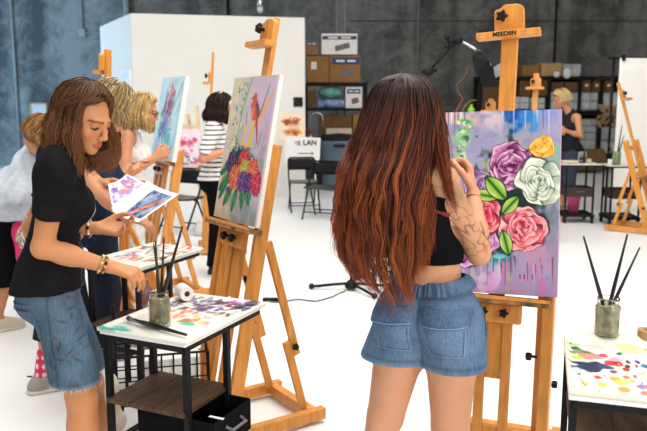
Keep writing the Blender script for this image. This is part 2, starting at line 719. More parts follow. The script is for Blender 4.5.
def painted_board(name, pt, w, h, th, m, parent=None, edge=(235, 232, 225), Mx=None):
    """a painted panel: front grid (facing -y) coloured by the pigments, plus its sides and back; origin = bottom centre"""
    H, W = pt.h, pt.w
    xs = np.linspace(-w / 2, w / 2, W)
    zs = np.linspace(h, 0, H)
    X, Z = np.meshgrid(xs, zs)
    vs = np.stack([X, np.zeros_like(X), Z], -1).reshape(-1, 3)
    cols = pt.colors().reshape(-1, 3)
    j, i = np.meshgrid(np.arange(H - 1), np.arange(W - 1), indexing='ij')
    a = (j * W + i).ravel()
    fs = np.stack([a, a + W, a + W + 1, a + 1], 1)
    n = len(vs)
    q = [(-w / 2, 0, 0), (w / 2, 0, 0), (w / 2, 0, h), (-w / 2, 0, h), (-w / 2, th, 0), (w / 2, th, 0), (w / 2, th, h), (-w / 2, th, h)]
    vs = np.concatenate([vs, np.array(q)])
    ec = np.array(rgb(*edge))
    cols = np.concatenate([cols, np.tile(ec, (8, 1))])
    ex = np.array([(0, 4, 5, 1), (1, 5, 6, 2), (2, 6, 7, 3), (3, 7, 4, 0), (5, 4, 7, 6)]) + n
    fs = np.concatenate([fs, ex])
    if Mx is not None:
        A = np.array(Mx)
        vs = vs @ A[:3, :3].T + A[:3, 3]
    return np_mesh(name, vs, fs, m, parent, cols=cols, smooth=False, world=False, relax=0)


# ================================================================== THE SETTING
def concrete_mat(name, ca, cb):
    m, nt, b = new_mat(name)
    N, L = nt.nodes, nt.links
    tc = N.new('ShaderNodeTexCoord')
    n1 = N.new('ShaderNodeTexNoise')
    n1.inputs['Scale'].default_value, n1.inputs['Detail'].default_value, n1.inputs['Roughness'].default_value = 2.3, 10, .75
    n1.inputs['Distortion'].default_value = .6
    L.new(tc.outputs['Object'], n1.inputs['Vector'])
    mp = N.new('ShaderNodeMapping')
    mp.inputs['Scale'].default_value = (1.2, 1, .12)
    L.new(tc.outputs['Object'], mp.inputs[0])
    n2 = N.new('ShaderNodeTexNoise')
    n2.inputs['Scale'].default_value, n2.inputs['Detail'].default_value = 1.1, 4
    L.new(mp.outputs[0], n2.inputs['Vector'])
    ad = N.new('ShaderNodeMath')
    ad.operation = 'ADD'
    L.new(n1.outputs['Fac'], ad.inputs[0])
    L.new(n2.outputs['Fac'], ad.inputs[1])
    hf = N.new('ShaderNodeMath')
    hf.operation = 'MULTIPLY'
    hf.inputs[1].default_value = .5
    L.new(ad.outputs[0], hf.inputs[0])
    rp = N.new('ShaderNodeValToRGB')
    e = rp.color_ramp.elements
    e[0].position, e[1].position = .42, .58
    e[0].color, e[1].color = (*ca, 1), (*cb, 1)
    L.new(hf.outputs[0], rp.inputs[0])
    L.new(rp.outputs[0], b.inputs['Base Color'])
    b.inputs['Roughness'].default_value = .75
    b.inputs['Specular IOR Level'].default_value = .25
    return m


def floor_mat():
    m, nt, b = new_mat('white_epoxy_floor')
    N, L = nt.nodes, nt.links
    tc = N.new('ShaderNodeTexCoord')
    n1 = N.new('ShaderNodeTexNoise')
    n1.inputs['Scale'].default_value, n1.inputs['Detail'].default_value = .9, 3
    L.new(tc.outputs['Object'], n1.inputs['Vector'])
    rp = N.new('ShaderNodeValToRGB')
    e = rp.color_ramp.elements
    e[0].position, e[1].position = .3, .7
    e[0].color, e[1].color = (.80, .81, .81, 1), (.87, .87, .865, 1)
    L.new(n1.outputs['Fac'], rp.inputs[0])
    L.new(rp.outputs[0], b.inputs['Base Color'])
    b.inputs['Roughness'].default_value = .38
    b.inputs['Specular IOR Level'].default_value = .35
    return m


M['concrete'] = concrete_mat('concrete_wall', (.066, .066, .062), (.200, .198, .184))
M['blue_concrete'] = concrete_mat('blue_washed_concrete', (.056, .078, .094), (.225, .280, .310))
M['floor'] = floor_mat()
M['white_wall'] = mat('white_partition_paint', (.80, .785, .75), .7, var=.02, scale=2)
M['conduit'] = mat('conduit_paint', (.24, .31, .35), .5)

WB = 18.9
struct(MB().box((0, 8.2, -.05), (24, 24, .1)).build('floor', M['floor']))
XS = P(122, 20, WB).x
struct(MB().box(((12 + XS) / 2, WB + .1, 3.4), (12 - XS, .2, 6.8)).build('wall_back', M['concrete']))
struct(MB().box(((XS - 12) / 2, WB + .1, 3.4), (12 + XS, .2, 6.8)).build('wall_back_left', M['blue_concrete']))
struct(MB().box((-12.0, 8.2, 3.4), (.2, 24, 6.8)).build('wall_left', M['concrete']))
struct(MB().box((12.0, 8.2, 3.4), (.2, 24, 6.8)).build('wall_right', M['concrete']))
# panel joints in the back wall
jm = mat('dark_panel_joint', (.008, .008, .008), .9)
x = P(555, 40, WB).x
struct(MB().box((x, WB - .005, 3.4), (.06, .02, 6.8)).build('trim_1', jm))
z = P(500, 21, WB).z
struct(MB().box((5.2, WB - .005, z), (9.0, .02, .025)).build('trim_2', mat('shallow_joint', (.045, .047, .046), .9)))
# conduits and pipes on the wall
a, b = P(12, 0, WB - .05), P(20, 150, WB - .05)
struct(MB().tube([(b.x, WB - .06, .0), (b.x, WB - .06, 5.5)], .035).build('trim_3', M['conduit'], smooth=True))
p = P(82, 33, WB - .06)
q = P(111, 33, WB - .06)
struct(MB().tube([(p.x, p.y, 5.5), (p.x, p.y, p.z), (q.x, p.y, p.z)], .03).box((p.x, p.y, p.z), (.17, .1, .2)).build('trim_4', M['conduit']))
p = P(126, 10, WB - .12)
struct(MB().tube([(p.x, p.y, 0), (p.x, p.y, 6)], .075, 12).build('trim_5', M['conduit'], smooth=True))
p = P(228, 10, WB - .05)
struct(MB().tube([(p.x, p.y, 0), (p.x, p.y, 6)], .04, 10).build('trim_6', M['black_metal'], smooth=True))
p = P(418, 30, WB - .05)
struct(MB().tube([(p.x, p.y, 0), (p.x, p.y, 6)], .03, 8).build('trim_7', mat('grey_conduit', (.16, .165, .165), .5), smooth=True))
for k, px in enumerate((337, 345)):
    p = P(px, 20, 15.2)
    struct(MB().tube([(p.x, p.y, 0), (p.x, p.y, 6)], .014, 6).build('trim_%d' % (8 + k), mat('hung_cable', (.22, .22, .21), .5), smooth=True))

# the white partition block standing in the hall
A = P(104, 120, 13.9)
B = P(135, 120, 11.9)
C = P(305, 120, 12.5)
H_P = 3.03
poly = [(A.x, A.y), (B.x, B.y), (C.x, C.y), (C.x - .02, 13.6), (A.x, 15.2)]
mb = MB()
n = len(poly)
mb.add([(x, y, 0) for x, y in poly] + [(x, y, H_P) for x, y in poly],
       [tuple(range(n - 1, -1, -1)), tuple(range(n, 2 * n))] + [(i, (i + 1) % n, (i + 1) % n + n, i + n) for i in range(n)])
struct(mb.build('wall_partition', M['white_wall']))
PF = lambda t: V((B.x + (C.x - B.x) * t, B.y + (C.y - B.y) * t, 0))     # along the partition's front
pf_dir = (PF(1) - PF(0)).normalized()
pf_n = V((pf_dir.y, -pf_dir.x, 0))
PFR = Matrix((pf_dir, -pf_n, (0, 0, 1))).transposed()      # local x along, -y out
# door in the shaded end of the partition
AB = lambda t: V((A.x + (B.x - A.x) * t, A.y + (B.y - A.y) * t, 0))
abd = (AB(1) - AB(0)).normalized()
abn = V((abd.y, -abd.x, 0))
ABR = Matrix((abd, -abn, (0, 0, 1))).transposed()
d = AB(.78) + abn * .02 + V((0, 0, 1.08))
door = struct(MB().box(d, (.78, .04, 2.14), ABR).build('door_1', mat('door_white', (.84, .85, .85), .5)))


def at_partition(px, py, out=0.0):
    """point on the partition front seen at a pixel"""
    d = P(px, py, 1.0) - V((0, 0, CAM_H))
    o = V((0, 0, CAM_H))
    t = (PF(0) - o).dot(pf_n) / d.dot(pf_n)
    return o + d * t + pf_n * out


# black switch plate
p = at_partition(298, 102, .012)
sw = MB().box(p, (.16, .024, .16), PFR).build('switch_plate', M['black_plastic'], bev=.006)
tag(sw, 'small square black switch plate on the white partition wall', 'switch')

# loose watercolour on the partition
pt = Paint(46, 1.0, (246, 226, 200), 5)
for (cx, cy, rx, ry, c) in ((.5, .3, .33, .2, (196, 104, 60)), (.5, .62, .35, .22, (226, 160, 110)), (.3, .32, .17, .13, (150, 60, 34)), (.62, .26, .2, .13, (176, 84, 44)),
                            (.4, .48, .1, .1, (240, 200, 160)), (.66, .5, .11, .1, (236, 190, 150)), (.3, .68, .14, .11, (206, 90, 60)), (.6, .72, .16, .12, (150, 70, 40)), (.78, .66, .1, .12, (220, 150, 60)), (.45, .82, .2, .08, (236, 190, 130))):
    pt.blob(cx, cy, rx, ry, 0, c, .85, .5, .5)
p = at_partition(292, 141, .012)
pic = painted_board('watercolor_sheet', pt, .46, .46, .008, M['print'])
pic.matrix_world = Matrix.Translation(p) @ PFR.to_4x4()
tag(pic, 'orange and brown watercolour sheet taped to the white partition wall', 'picture')

# framed notice on the far left wall
p = P(39, 113, WB - .03)
t = thing('framed_notice', 'small framed white notice on the mottled blue back wall', 'picture frame', (p.x, p.y, p.z - .32))
fw, fh = .40, .56
mb = MB()
for cx, cz, sx, sz in ((-fw / 2, fh / 2, .04, fh + .04), (fw / 2, fh / 2, .04, fh + .04), (0, 0, fw, .04), (0, fh, fw, .04)):
    mb.box((cx, 0, cz), (sx, .035, sz))
mb.build('frame', mat('frame_wood', (.45, .32, .18), .5), t)
MB().box((0, .006, fh / 2), (fw - .03, .012, fh - .03)).build('sheet', mat('notice_sheet', (.55, .62, .68), .6), t)

# hanging bulb in front of the concrete wall
p = P(260, 5, 13.2)
t = thing('hanging_lamp', 'small chrome lamp hanging on a cord above the white partition', 'lamp', (p.x, p.y, p.z))
MB().lathe([(.02, .16), (.05, .14), (.06, .02), (.055, -.04)], n=16).build('socket', M['steel'], t, smooth=True)
MB().ball((0, 0, -.07), (.055, .055, .07), 14, 8).build('bulb', mat('clear_bulb', (.6, .66, .72), .1), t, smooth=True)
MB().tube([(0, 0, .15), (0, 0, 2.6)], .008, 6).build('cord', M['black_plastic'], t)


# ------------------------------------------------------------------ left stock shelf behind the partition
YS = 14.6
sx = (YS * .989) / FPX


def wx(px, Y):
    return P(px, 106, Y).x


def wz(py, Y):
    return P(323, py, Y).z


def carton(name, label, px0, px1, py0, py1, Y, depth, m, group=None, parts=None, bev=.01):
    x0, x1, z0, z1 = wx(px0, Y), wx(px1, Y), wz(py1, Y), wz(py0, Y)
    t = thing(name, label, 'box', ((x0 + x1) / 2, Y + depth / 2, z0), 0, group)
    w, h = x1 - x0, z1 - z0
    MB().box((0, 0, h / 2), (w, depth, h)).build('carton', m, t, bev=bev)
    if parts:
        parts(t, w, h, depth)
    return t


xl, xr = wx(306, YS), wx(366, YS)
t = thing('storage_rack', 'black storage rack holding cartons and packs beside the white partition', 'shelf', ((xl + xr) / 2, YS + .3, 0))
hw = (xr - xl) / 2
for x in (-hw, hw):
    for y in (-.3, .3):
        MB().box((x, y, 1.0), (.04, .04, 2.0)).build('post', M['black_metal'], t)
for py in (84, 109.5):
    MB().box((0, 0, wz(py, YS)), (2 * hw + .04, .64, .05)).build('shelf', M['black_metal'], t)
MB().box((0, 0, .35), (2 * hw + .04, .64, .05)).build('shelf', M['black_metal'], t)


def tape_and_print(col_m, fx=.5, bw=.82, bh=.22):
    def f(t, w, h, d):
        MB().box((w * (fx - .5), -d / 2 - .002, h * .80), (w * bw, .006, h * bh)).build('printed_band', col_m, t)
        MB().box((w * (fx - .5) * .6 + w * .08, -d / 2 - .002, h * .36), (w * .42, .006, h * .26), Matrix.Rotation(-.25, 3, 'Y')).build('printed_picture', mat('print_grey', (.16, .14, .15), .7), t)
        for k in range(2):
            MB().box((w * (fx - .5) + (k - .5) * w * .36, -d / 2 - .006, h * .80), (w * .27, .004, h * .07)).build('printed_line', M['white_paper'], t)
    return f


def paper_label(t, w, h, d):
    MB().box((-w * .18, -d / 2 - .002, h * .64), (w * .26, .006, h * .28)).build('paper_label', M['white_paper'], t)


carton('cardboard_carton', 'small brown carton with a dark print against the partition edge, left of the white carton', 306, 318, 41, 55, YS + .02, .5, M['cardboard'], parts=tape_and_print(M['navy_print'], .5, .8, .24))
carton('white_carton', 'white carton with a navy band on top of the storage rack pile', 321.5, 357, 33.5, 54.5, YS + .02, .55, M['white_paper'], parts=tape_and_print(M['navy_print'], .5, .95, .17))
carton('cardboard_carton', 'plain brown carton with a white label on the storage rack', 307, 328.5, 56, 82.5, YS + .02, .55, M['cardboard'], parts=paper_label)
carton('cardboard_carton', 'brown carton with a broad navy band below the white carton', 329.5, 360, 55.5, 82.5, YS + .02, .55, M['cardboard'], parts=tape_and_print(M['navy_print'], .53, .9, .26))
# soft packs
mt = mat('green_pack', (.03, .34, .24), .35, scale=6, col2=(.35, .5, .42))
x0, x1, z0, z1 = wx(318, YS), wx(343, YS), wz(99.5, YS), wz(86.5, YS)
tag(MB().ball(((x0 + x1) / 2, YS + .2, (z0 + z1) / 2 + .005), ((x1 - x0) / 2, .24, (z1 - z0) / 2), 20, 12).build('towel_pack', mt, smooth=True), 'green plastic wrapped towel pack lying on the blue pack', 'pack')
mt = mat('blue_pack', (.02, .07, .30), .35, scale=7, col2=(.3, .4, .6))
x0, x1, z0, z1 = wx(317, YS), wx(345, YS), wz(108.3, YS), wz(99.5, YS)
tag(MB().box(((x0 + x1) / 2, YS + .2, (z0 + z1) / 2 + .005), ((x1 - x0), .44, (z1 - z0))).build('towel_pack', mt, bev=.05, smooth=True), 'blue plastic wrapped pack under the green pack', 'pack')
carton('white_carton', 'white carton with a navy print beside the green and blue packs', 345.5, 362, 87, 108.3, YS + .02, .5, M['white_paper'], parts=tape_and_print(M['navy_print'], .5, .8, .22))
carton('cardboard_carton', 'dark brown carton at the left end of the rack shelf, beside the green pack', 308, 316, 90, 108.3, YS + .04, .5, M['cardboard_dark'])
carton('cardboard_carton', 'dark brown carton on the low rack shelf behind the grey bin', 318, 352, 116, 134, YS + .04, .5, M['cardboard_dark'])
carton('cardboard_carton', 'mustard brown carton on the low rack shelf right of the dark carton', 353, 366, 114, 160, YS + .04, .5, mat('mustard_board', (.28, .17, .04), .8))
# low counter, long cream box, tap
Yc = 13.95
t = thing('sink_counter', 'dark counter with a sink tap behind the two folding chairs', 'counter', (wx(314, Yc), Yc + .25, 0))
zt = wz(141, Yc)
MB().box((0, 0, zt / 2 - .02), (.5, .5, zt - .04)).build('cabinet', mat('counter_dark', (.03, .03, .035), .5), t)
MB().box((0, 0, zt - .02), (.54, .54, .04)).build('counter_top', mat('counter_top', (.2, .2, .2), .3), t)
fz = wz(113, Yc) - zt - .10
mb = MB()
x0 = .03
mb.tube([(x0 - .10, -.1, zt), (x0 - .10, -.1, zt + fz)] + [(x0 + .02 - .12 * math.cos(k * math.pi / 8), -.1, zt + fz + .10 * math.sin(k * math.pi / 8)) for k in range(1, 9)] + [(x0 + .14, -.1, zt + fz - .18)], .016, 8)
mb.tube([(x0 - .10, -.1, zt), (x0 - .10, -.1, zt + .12)], .03, 10)
mb.build('tap', M['steel'], t, smooth=True)
MB().tube([(x0 - .14, -.1, zt), (x0 - .14, -.1, zt + .26)], .028, 8).build('soap_bottle', mat('red_bottle', (.3, .05, .03), .4), t)
carton('cream_box', 'long cream box with dark round marks behind the grey bin lid', 326, 352, 128.5, 137.5, 14.25, .3, mat('cream_board', (.62, .52, .38), .7))
# grey-blue bin
Yb = 13.2
x0, x1 = wx(319, Yb), wx(362, Yb)
zb = wz(139, Yb)
t = thing('trash_bin', 'large round blue grey bin with a black lid behind the folding chairs', 'bin', ((x0 + x1) / 2, Yb + .35, 0))
rb = (x1 - x0) / 2
MB().lathe([(rb * .80, 0), (rb * .84, .02), (rb * .97, zb - .12), (rb, zb - .1), (rb, zb)], n=32).build('body', mat('bin_plastic', (.10, .15, .205), .5), t, smooth=True)
MB().lathe([(rb * 1.04, zb - .03), (rb * 1.04, zb + .03), (rb * .9, zb + .06), (.05, zb + .09)], n=32).build('lid', M['black_plastic'], t, smooth=False)
MB().box((-.02, -rb - .02, zb - .12), (.22, .05, .05)).build('handle', M['black_plastic'], t, bev=.01)

# ------------------------------------------------------------------ right stock shelves far behind
YR = 17.6
lv = [wz(y, YR) for y in (78, 113, 157)]
xa, xb = wx(478, YR), wx(625, YR)
t = thing('storage_rack', 'long black storage rack against the right part of the back wall', 'shelf', ((xa + xb) / 2, YR + .3, 0))
for px in (480, 548.5, 579, 601, 624):
    for y in (-.3, .3):
        MB().box((wx(px, YR) - (xa + xb) / 2, y, lv[0] / 2 + .02), (.07, .05, lv[0] + .06)).build('post', M['black_metal'], t)
for z in lv:
    MB().box((0, 0, z), (xb - xa, .64, .08)).build('shelf', M['black_metal'], t)
MB().box((0, .31, lv[0] / 2), (xb - xa, .02, lv[0])).build('back_panel', mat('rack_back', (.045, .04, .036), .8), t)
M['trans'] = mat('milky_plastic', (.40, .43, .45), .35, scale=3, stretch=(3, 1, 1), var=.3)
M['trans2'] = mat('milky_plastic_light', (.58, .60, .60), .35, scale=3, stretch=(3, 1, 1), var=.2)
cb, cd = M['cardboard'], M['cardboard_dark']
carton('cardboard_carton', 'flat brown carton on top of the far rack, behind the small easel mast', 521, 538, 65, 77, YR + .05, .5, cb)
carton('cardboard_carton', 'widest brown carton on top of the far rack, beside the milky bin', 539.5, 560, 63, 77, YR + .05, .5, mat('light_board', (.50, .30, .12), .8))
carton('storage_bin', 'milky plastic bin on top of the far rack', 561, 579, 64, 77, YR + .05, .5, M['trans'])
tag(MB().ball((wx(565.5, YR - .1), YR - .1, wz(73.5, YR)), (.1, .08, .13), 9, 6).build('crumpled_paper', M['white_paper']), 'crumpled white paper at the rack top edge below the milky bin', 'paper')
tag(MB().ball((wx(555, YR - .1), YR - .1, wz(74.6, YR)), (.08, .08, .075), 9, 6).build('crumpled_paper', M['white_paper']), 'smaller crumpled white paper on the rack top before the widest carton', 'paper')
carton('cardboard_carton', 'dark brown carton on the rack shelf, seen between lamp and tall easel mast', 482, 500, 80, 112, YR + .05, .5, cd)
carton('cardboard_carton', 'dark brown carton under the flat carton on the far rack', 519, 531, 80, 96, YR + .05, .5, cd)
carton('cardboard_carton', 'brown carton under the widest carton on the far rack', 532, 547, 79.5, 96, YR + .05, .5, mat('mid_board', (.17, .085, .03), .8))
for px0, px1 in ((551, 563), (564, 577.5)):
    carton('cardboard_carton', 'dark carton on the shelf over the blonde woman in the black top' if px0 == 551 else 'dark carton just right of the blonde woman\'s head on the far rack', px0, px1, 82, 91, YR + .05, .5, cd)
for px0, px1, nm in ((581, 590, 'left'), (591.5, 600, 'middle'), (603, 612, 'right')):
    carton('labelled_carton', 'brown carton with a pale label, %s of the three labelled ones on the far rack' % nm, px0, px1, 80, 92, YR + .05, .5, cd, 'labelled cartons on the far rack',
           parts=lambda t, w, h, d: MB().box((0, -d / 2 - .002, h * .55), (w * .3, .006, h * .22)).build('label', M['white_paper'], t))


def drawer_bins(px0, px1, py0, py1, label, cols, rows, m):
    x0, x1, z0, z1 = wx(px0, YR), wx(px1, YR), wz(py1, YR), wz(py0, YR)
    t = thing('drawer_unit', label, 'drawer unit', ((x0 + x1) / 2, YR + .31, z0))
    w, h = x1 - x0, z1 - z0
    MB().box((0, .02, h / 2), (w, .46, h)).build('case', M['trans'], t)
    for i in range(cols):
        for j in range(rows):
            MB().box((-w / 2 + (i + .5) * w / cols, -.22, (j + .5) * h / rows), (w / cols * .86, .05, h / rows * .8)).build('drawer', M['trans2'], t, bev=.01)
    return t


drawer_bins(502, 530, 96.5, 109.5, 'milky plastic drawer unit behind the tall easel mast on the far rack', 3, 2, M['trans2'])
drawer_bins(531, 546, 97.5, 109.5, 'narrow milky plastic drawer unit right of the small easel mast', 2, 2, M['trans2'])
drawer_bins(551, 599, 92, 110.5, 'wide milky drawer unit behind the head of the blonde woman in black', 6, 2, M['trans2'])
drawer_bins(602, 619, 92, 108, 'milky drawer unit beside the white backdrop on the upper shelf', 2, 1, M['trans'])
drawer_bins(571, 599, 119, 153.5, 'tall milky drawer unit right of the blonde woman in black', 5, 5, M['trans2'])
drawer_bins(602, 621, 127, 154, 'milky drawer unit beside the white backdrop on the lower shelf', 2, 2, M['trans'])
tag(MB().tube([(wx(572, YR - .5), YR - .62, .30), (wx(603, YR - .5), YR - .62, .30)], .27, 20).build('carpet_roll', mat('jute_roll', (.19, .115, .045), .9), smooth=False), 'brown roll lying on the floor before the far rack', 'roll')
# paper bag bundle hung from the rack
t = thing('basket_bundle', 'bundle of small brown paper cones hanging beside the white backdrop', 'decoration', (wx(610, 16.6), 16.6, wz(116, 16.6)))
rs = random.Random(3)
mb = MB()
for k in range(46):
    d = V((rs.uniform(-.22, .22), rs.uniform(-.15, .15), rs.uniform(-.24, .2)))
    mb.lathe([(.01, -.06), (.055, .05)], d, 7, Euler((rs.uniform(-.9, .9), rs.uniform(-.9, .9), 0)).to_matrix())
mb.build('cones', mat('kraft_paper', (.38, .25, .13), .8), t)
MB().tube([(0, 0, .1), (0, 0, wz(78, 16.6) - wz(116, 16.6)), (0, 1.1, wz(78, 16.6) - wz(116, 16.6))], .01, 5).build('string', M['cardboard_dark'], t)


# ================================================================== EASELS
def knob(parent, c, axis, r=.021, name='knob', n=20):
    """five-lobed black tightening knob on a short stem"""
    R = V(axis).to_track_quat('Z', 'Y').to_matrix()
    mb = MB()
    mb.lathe([(r * .35, -.012), (r * .35, .012)], c, 8, R)
    mb.lathe([(r * .8, .010), (r, .016), (r, .028), (r * .7, .034)], c, n, R, mod=lambda a: .80 + .20 * math.cos(5 * a))
    return mb.build(name, M['black_plastic'], parent)


M['stained'] = mat('paint_stained_wood', (.060, .042, .026), .55, scale=16, col2=(.50, .22, .06))


def easel(label, loc, rz, lam, Lp, Lt, Lc, Lm, wood=None, px=.20, base=(-.08, .46), tray_w=.46, tray_block=.22, bar_w=.25, fine=True, name='easel', roll=0.0, lettering=None, clamp_c=None, group=None, mast_w=.062, post_d=.072, post_f=.012, post_w=.028):
    w = wood or M['wood']
    t = thing(name, label, 'easel', loc, rz, group)
    sl, cl = math.sin(lam), math.cos(lam)

    def LP(x, o, L):
        return V((x, L * sl + o * cl, .09 + L * cl - o * sl))
    nrm = V((0, -cl, sl))
    up = V((0, sl, cl))
    RL = Matrix(((1, 0, 0), (0, cl, sl), (0, -sl, cl)))
    bx = px + .035
    for s in (-1, 1):
        MB().box((s * bx, sum(base) / 2, .047), (.042, base[1] - base[0], .058)).build('base_runner', w, t, bev=.004)
    MB().box((0, .02, .05), (2 * bx - .042, .05, .05)).build('cross_rail', w, t, bev=.004)
    MB().box((0, base[1] - .06, .05), (2 * bx - .042, .05, .05)).build('cross_rail', w, t, bev=.004)
    for s in (-1, 1):
        oo = post_d / 2 - post_f
        mb = MB().bar(LP(s * px, oo, -.02), LP(s * px, oo, Lp), post_w, post_d)
        if fine:
            mb.bar(LP(s * (px - post_w * .5 - .008), oo, .10), LP(s * (px - post_w * .5 - .008), oo, Lp - .22), post_w * .6, .034)
        po = mb.build('side_post', w, t, bev=.004)
        if fine:
            MB().tube([LP(s * px + s * (post_w / 2 - .001), oo, Lp * .80), LP(s * px + s * (post_w / 2 + .005), oo, Lp * .80)], .006, 8).build('bolt', M['steel'], po)
    MB().bar(LP(-px, .0, .12), LP(px, .0, .12), .045, .022, up).build('cross_rail', w, t, bev=.003)
    MB().bar(LP(-px, .02, Lp - .10), LP(px, .02, Lp - .10), .055, .02, up).build('cross_rail', w, t, bev=.003)
    # central mast and the two lower rails
    MB().bar(LP(0, .0, max(Lt - .35, .2)), LP(0, .0, Lm), mast_w, .026).build('mast', w, t, bev=.004)
    for s in (-1, 1):
        MB().bar(LP(s * .052, -.012, .05), LP(s * .052, -.012, Lt), .040, .026).build('lower_rail', w, t, bev=.004)
    # tray with its block and knobs
    tr = MB().box(LP(0, -.055, Lt - .010), (tray_w, .095, .022), RL).build('tray', M['stained'] if fine else w, t, bev=.004)
    MB().box(LP(0, -.040, Lt - .065), (tray_block, .026, .088), RL).build('tray_block', w, tr, bev=.012)
    MB().bar(LP(-tray_w / 2, -.099, Lt + .004), LP(tray_w / 2, -.099, Lt + .004), .012, .012, up).build('tray_lip', w, tr)
    for s in (-.5, .5):
        knob(tr, LP(s * .082, -.053, Lt - .062), nrm)
    # top clamp
    if Lc:
        Rr = RL @ Matrix.Rotation(-roll, 3, 'Y')
        c0 = LP(0, -.025, Lc)
        mb = MB()
        W, Hc = .118, .115
        out = [(-W / 2, 0), (W / 2, 0), (W / 2, Hc * .72)] + [(W / 2 - .02 + .02 * math.cos(a), Hc * .78 + .02 * math.sin(a)) for a in (0.3, .8, 1.3)] + [(.03, Hc), (-.02, Hc)] + [(-W / 2 + .03 - .03 * math.sin(a), Hc * .78 + .012 * math.cos(a)) for a in (.2, .8, 1.3)] + [(-W / 2, Hc * .6)]
        n = len(out)
        mb.add([c0 + Rr @ V((x, -.011, z)) for x, z in out] + [c0 + Rr @ V((x, .022, z)) for x, z in out],
               [tuple(range(n)), tuple(range(2 * n - 1, n - 1, -1))] + [((i + 1) % n, i, i + n, (i + 1) % n + n) for i in range(n)])
        cl_ = mb.build('top_clamp', w, t, bev=.003)
        MB().box(c0 + Rr @ V((0, -.035, -.012)), (bar_w, .055, .026), Rr).build('clamp_bar', w, cl_, bev=.003)
        knob(cl_, c0 + Rr @ V((-.025, -.018, Hc * .56)), nrm, .026)
        if lettering:
            Mx = Matrix.Translation(c0 + Rr @ V((-.012, -.0635, -.0125))) @ Rr.to_4x4() @ Matrix.Rotation(math.pi / 2, 4, 'X')
            text_mesh(lettering, .0245, M['ink'], cl_, Mx, 'lettering', bold=.0006)
    # folding support legs
    for s in (-1, 1):
        a = LP(s * (px - .008), .05, Lp * .66)
        b = V((s * (px - .008), base[1] - .06, .09))
        f = lambda q: a + (b - a) * q
        lg = MB().bar(f(0), f(.68), .022, .038, (1, 0, 0)).build('support_leg', w, t, bev=.003)
        off = V((-s * .002, -.034, -.012))
        MB().bar(f(.58) + off, f(1) + off, .022, .038, (1, 0, 0)).build('leg_slide', w, lg, bev=.003)
        if fine:
            knob(lg, f(.62) + V((s * .012, -.01, 0)), (s, 0, 0), .018)
    if fine:
        knob(t, LP(-px - .016, 0, Lp * .22), (-1, 0, 0), .018)
        knob(t, LP(px - .045, -.0, Lt - .24), (-1, 0, 0), .018)
    t['_'] = 0
    del t['_']
    return t, LP


def easel_under(C0, a, lam, **k):
    """easel whose tray carries a canvas with its bottom centre at C0; a = turn of the easel"""
    rz = -a
    lt = (C0.z - .012 - .09 - .05 * math.sin(lam)) / math.cos(lam)
    y = lt * math.sin(lam) - .05 * math.cos(lam)
    loc = (C0.x - math.sin(a) * y, C0.y - math.cos(a) * y, 0)
    return easel(loc=loc, rz=rz, lam=lam, Lt=lt, **k)


def canvas_matrix(C0, a, lam, roll=0.0):
    return Matrix.Translation(C0) @ Matrix.Rotation(-a, 4, 'Z') @ Matrix.Rotation(-lam, 4, 'X') @ Matrix.Rotation(-roll, 4, 'Y')


def wdir(a):
    return V((math.cos(a), -math.sin(a), 0))


R_ = math.radians
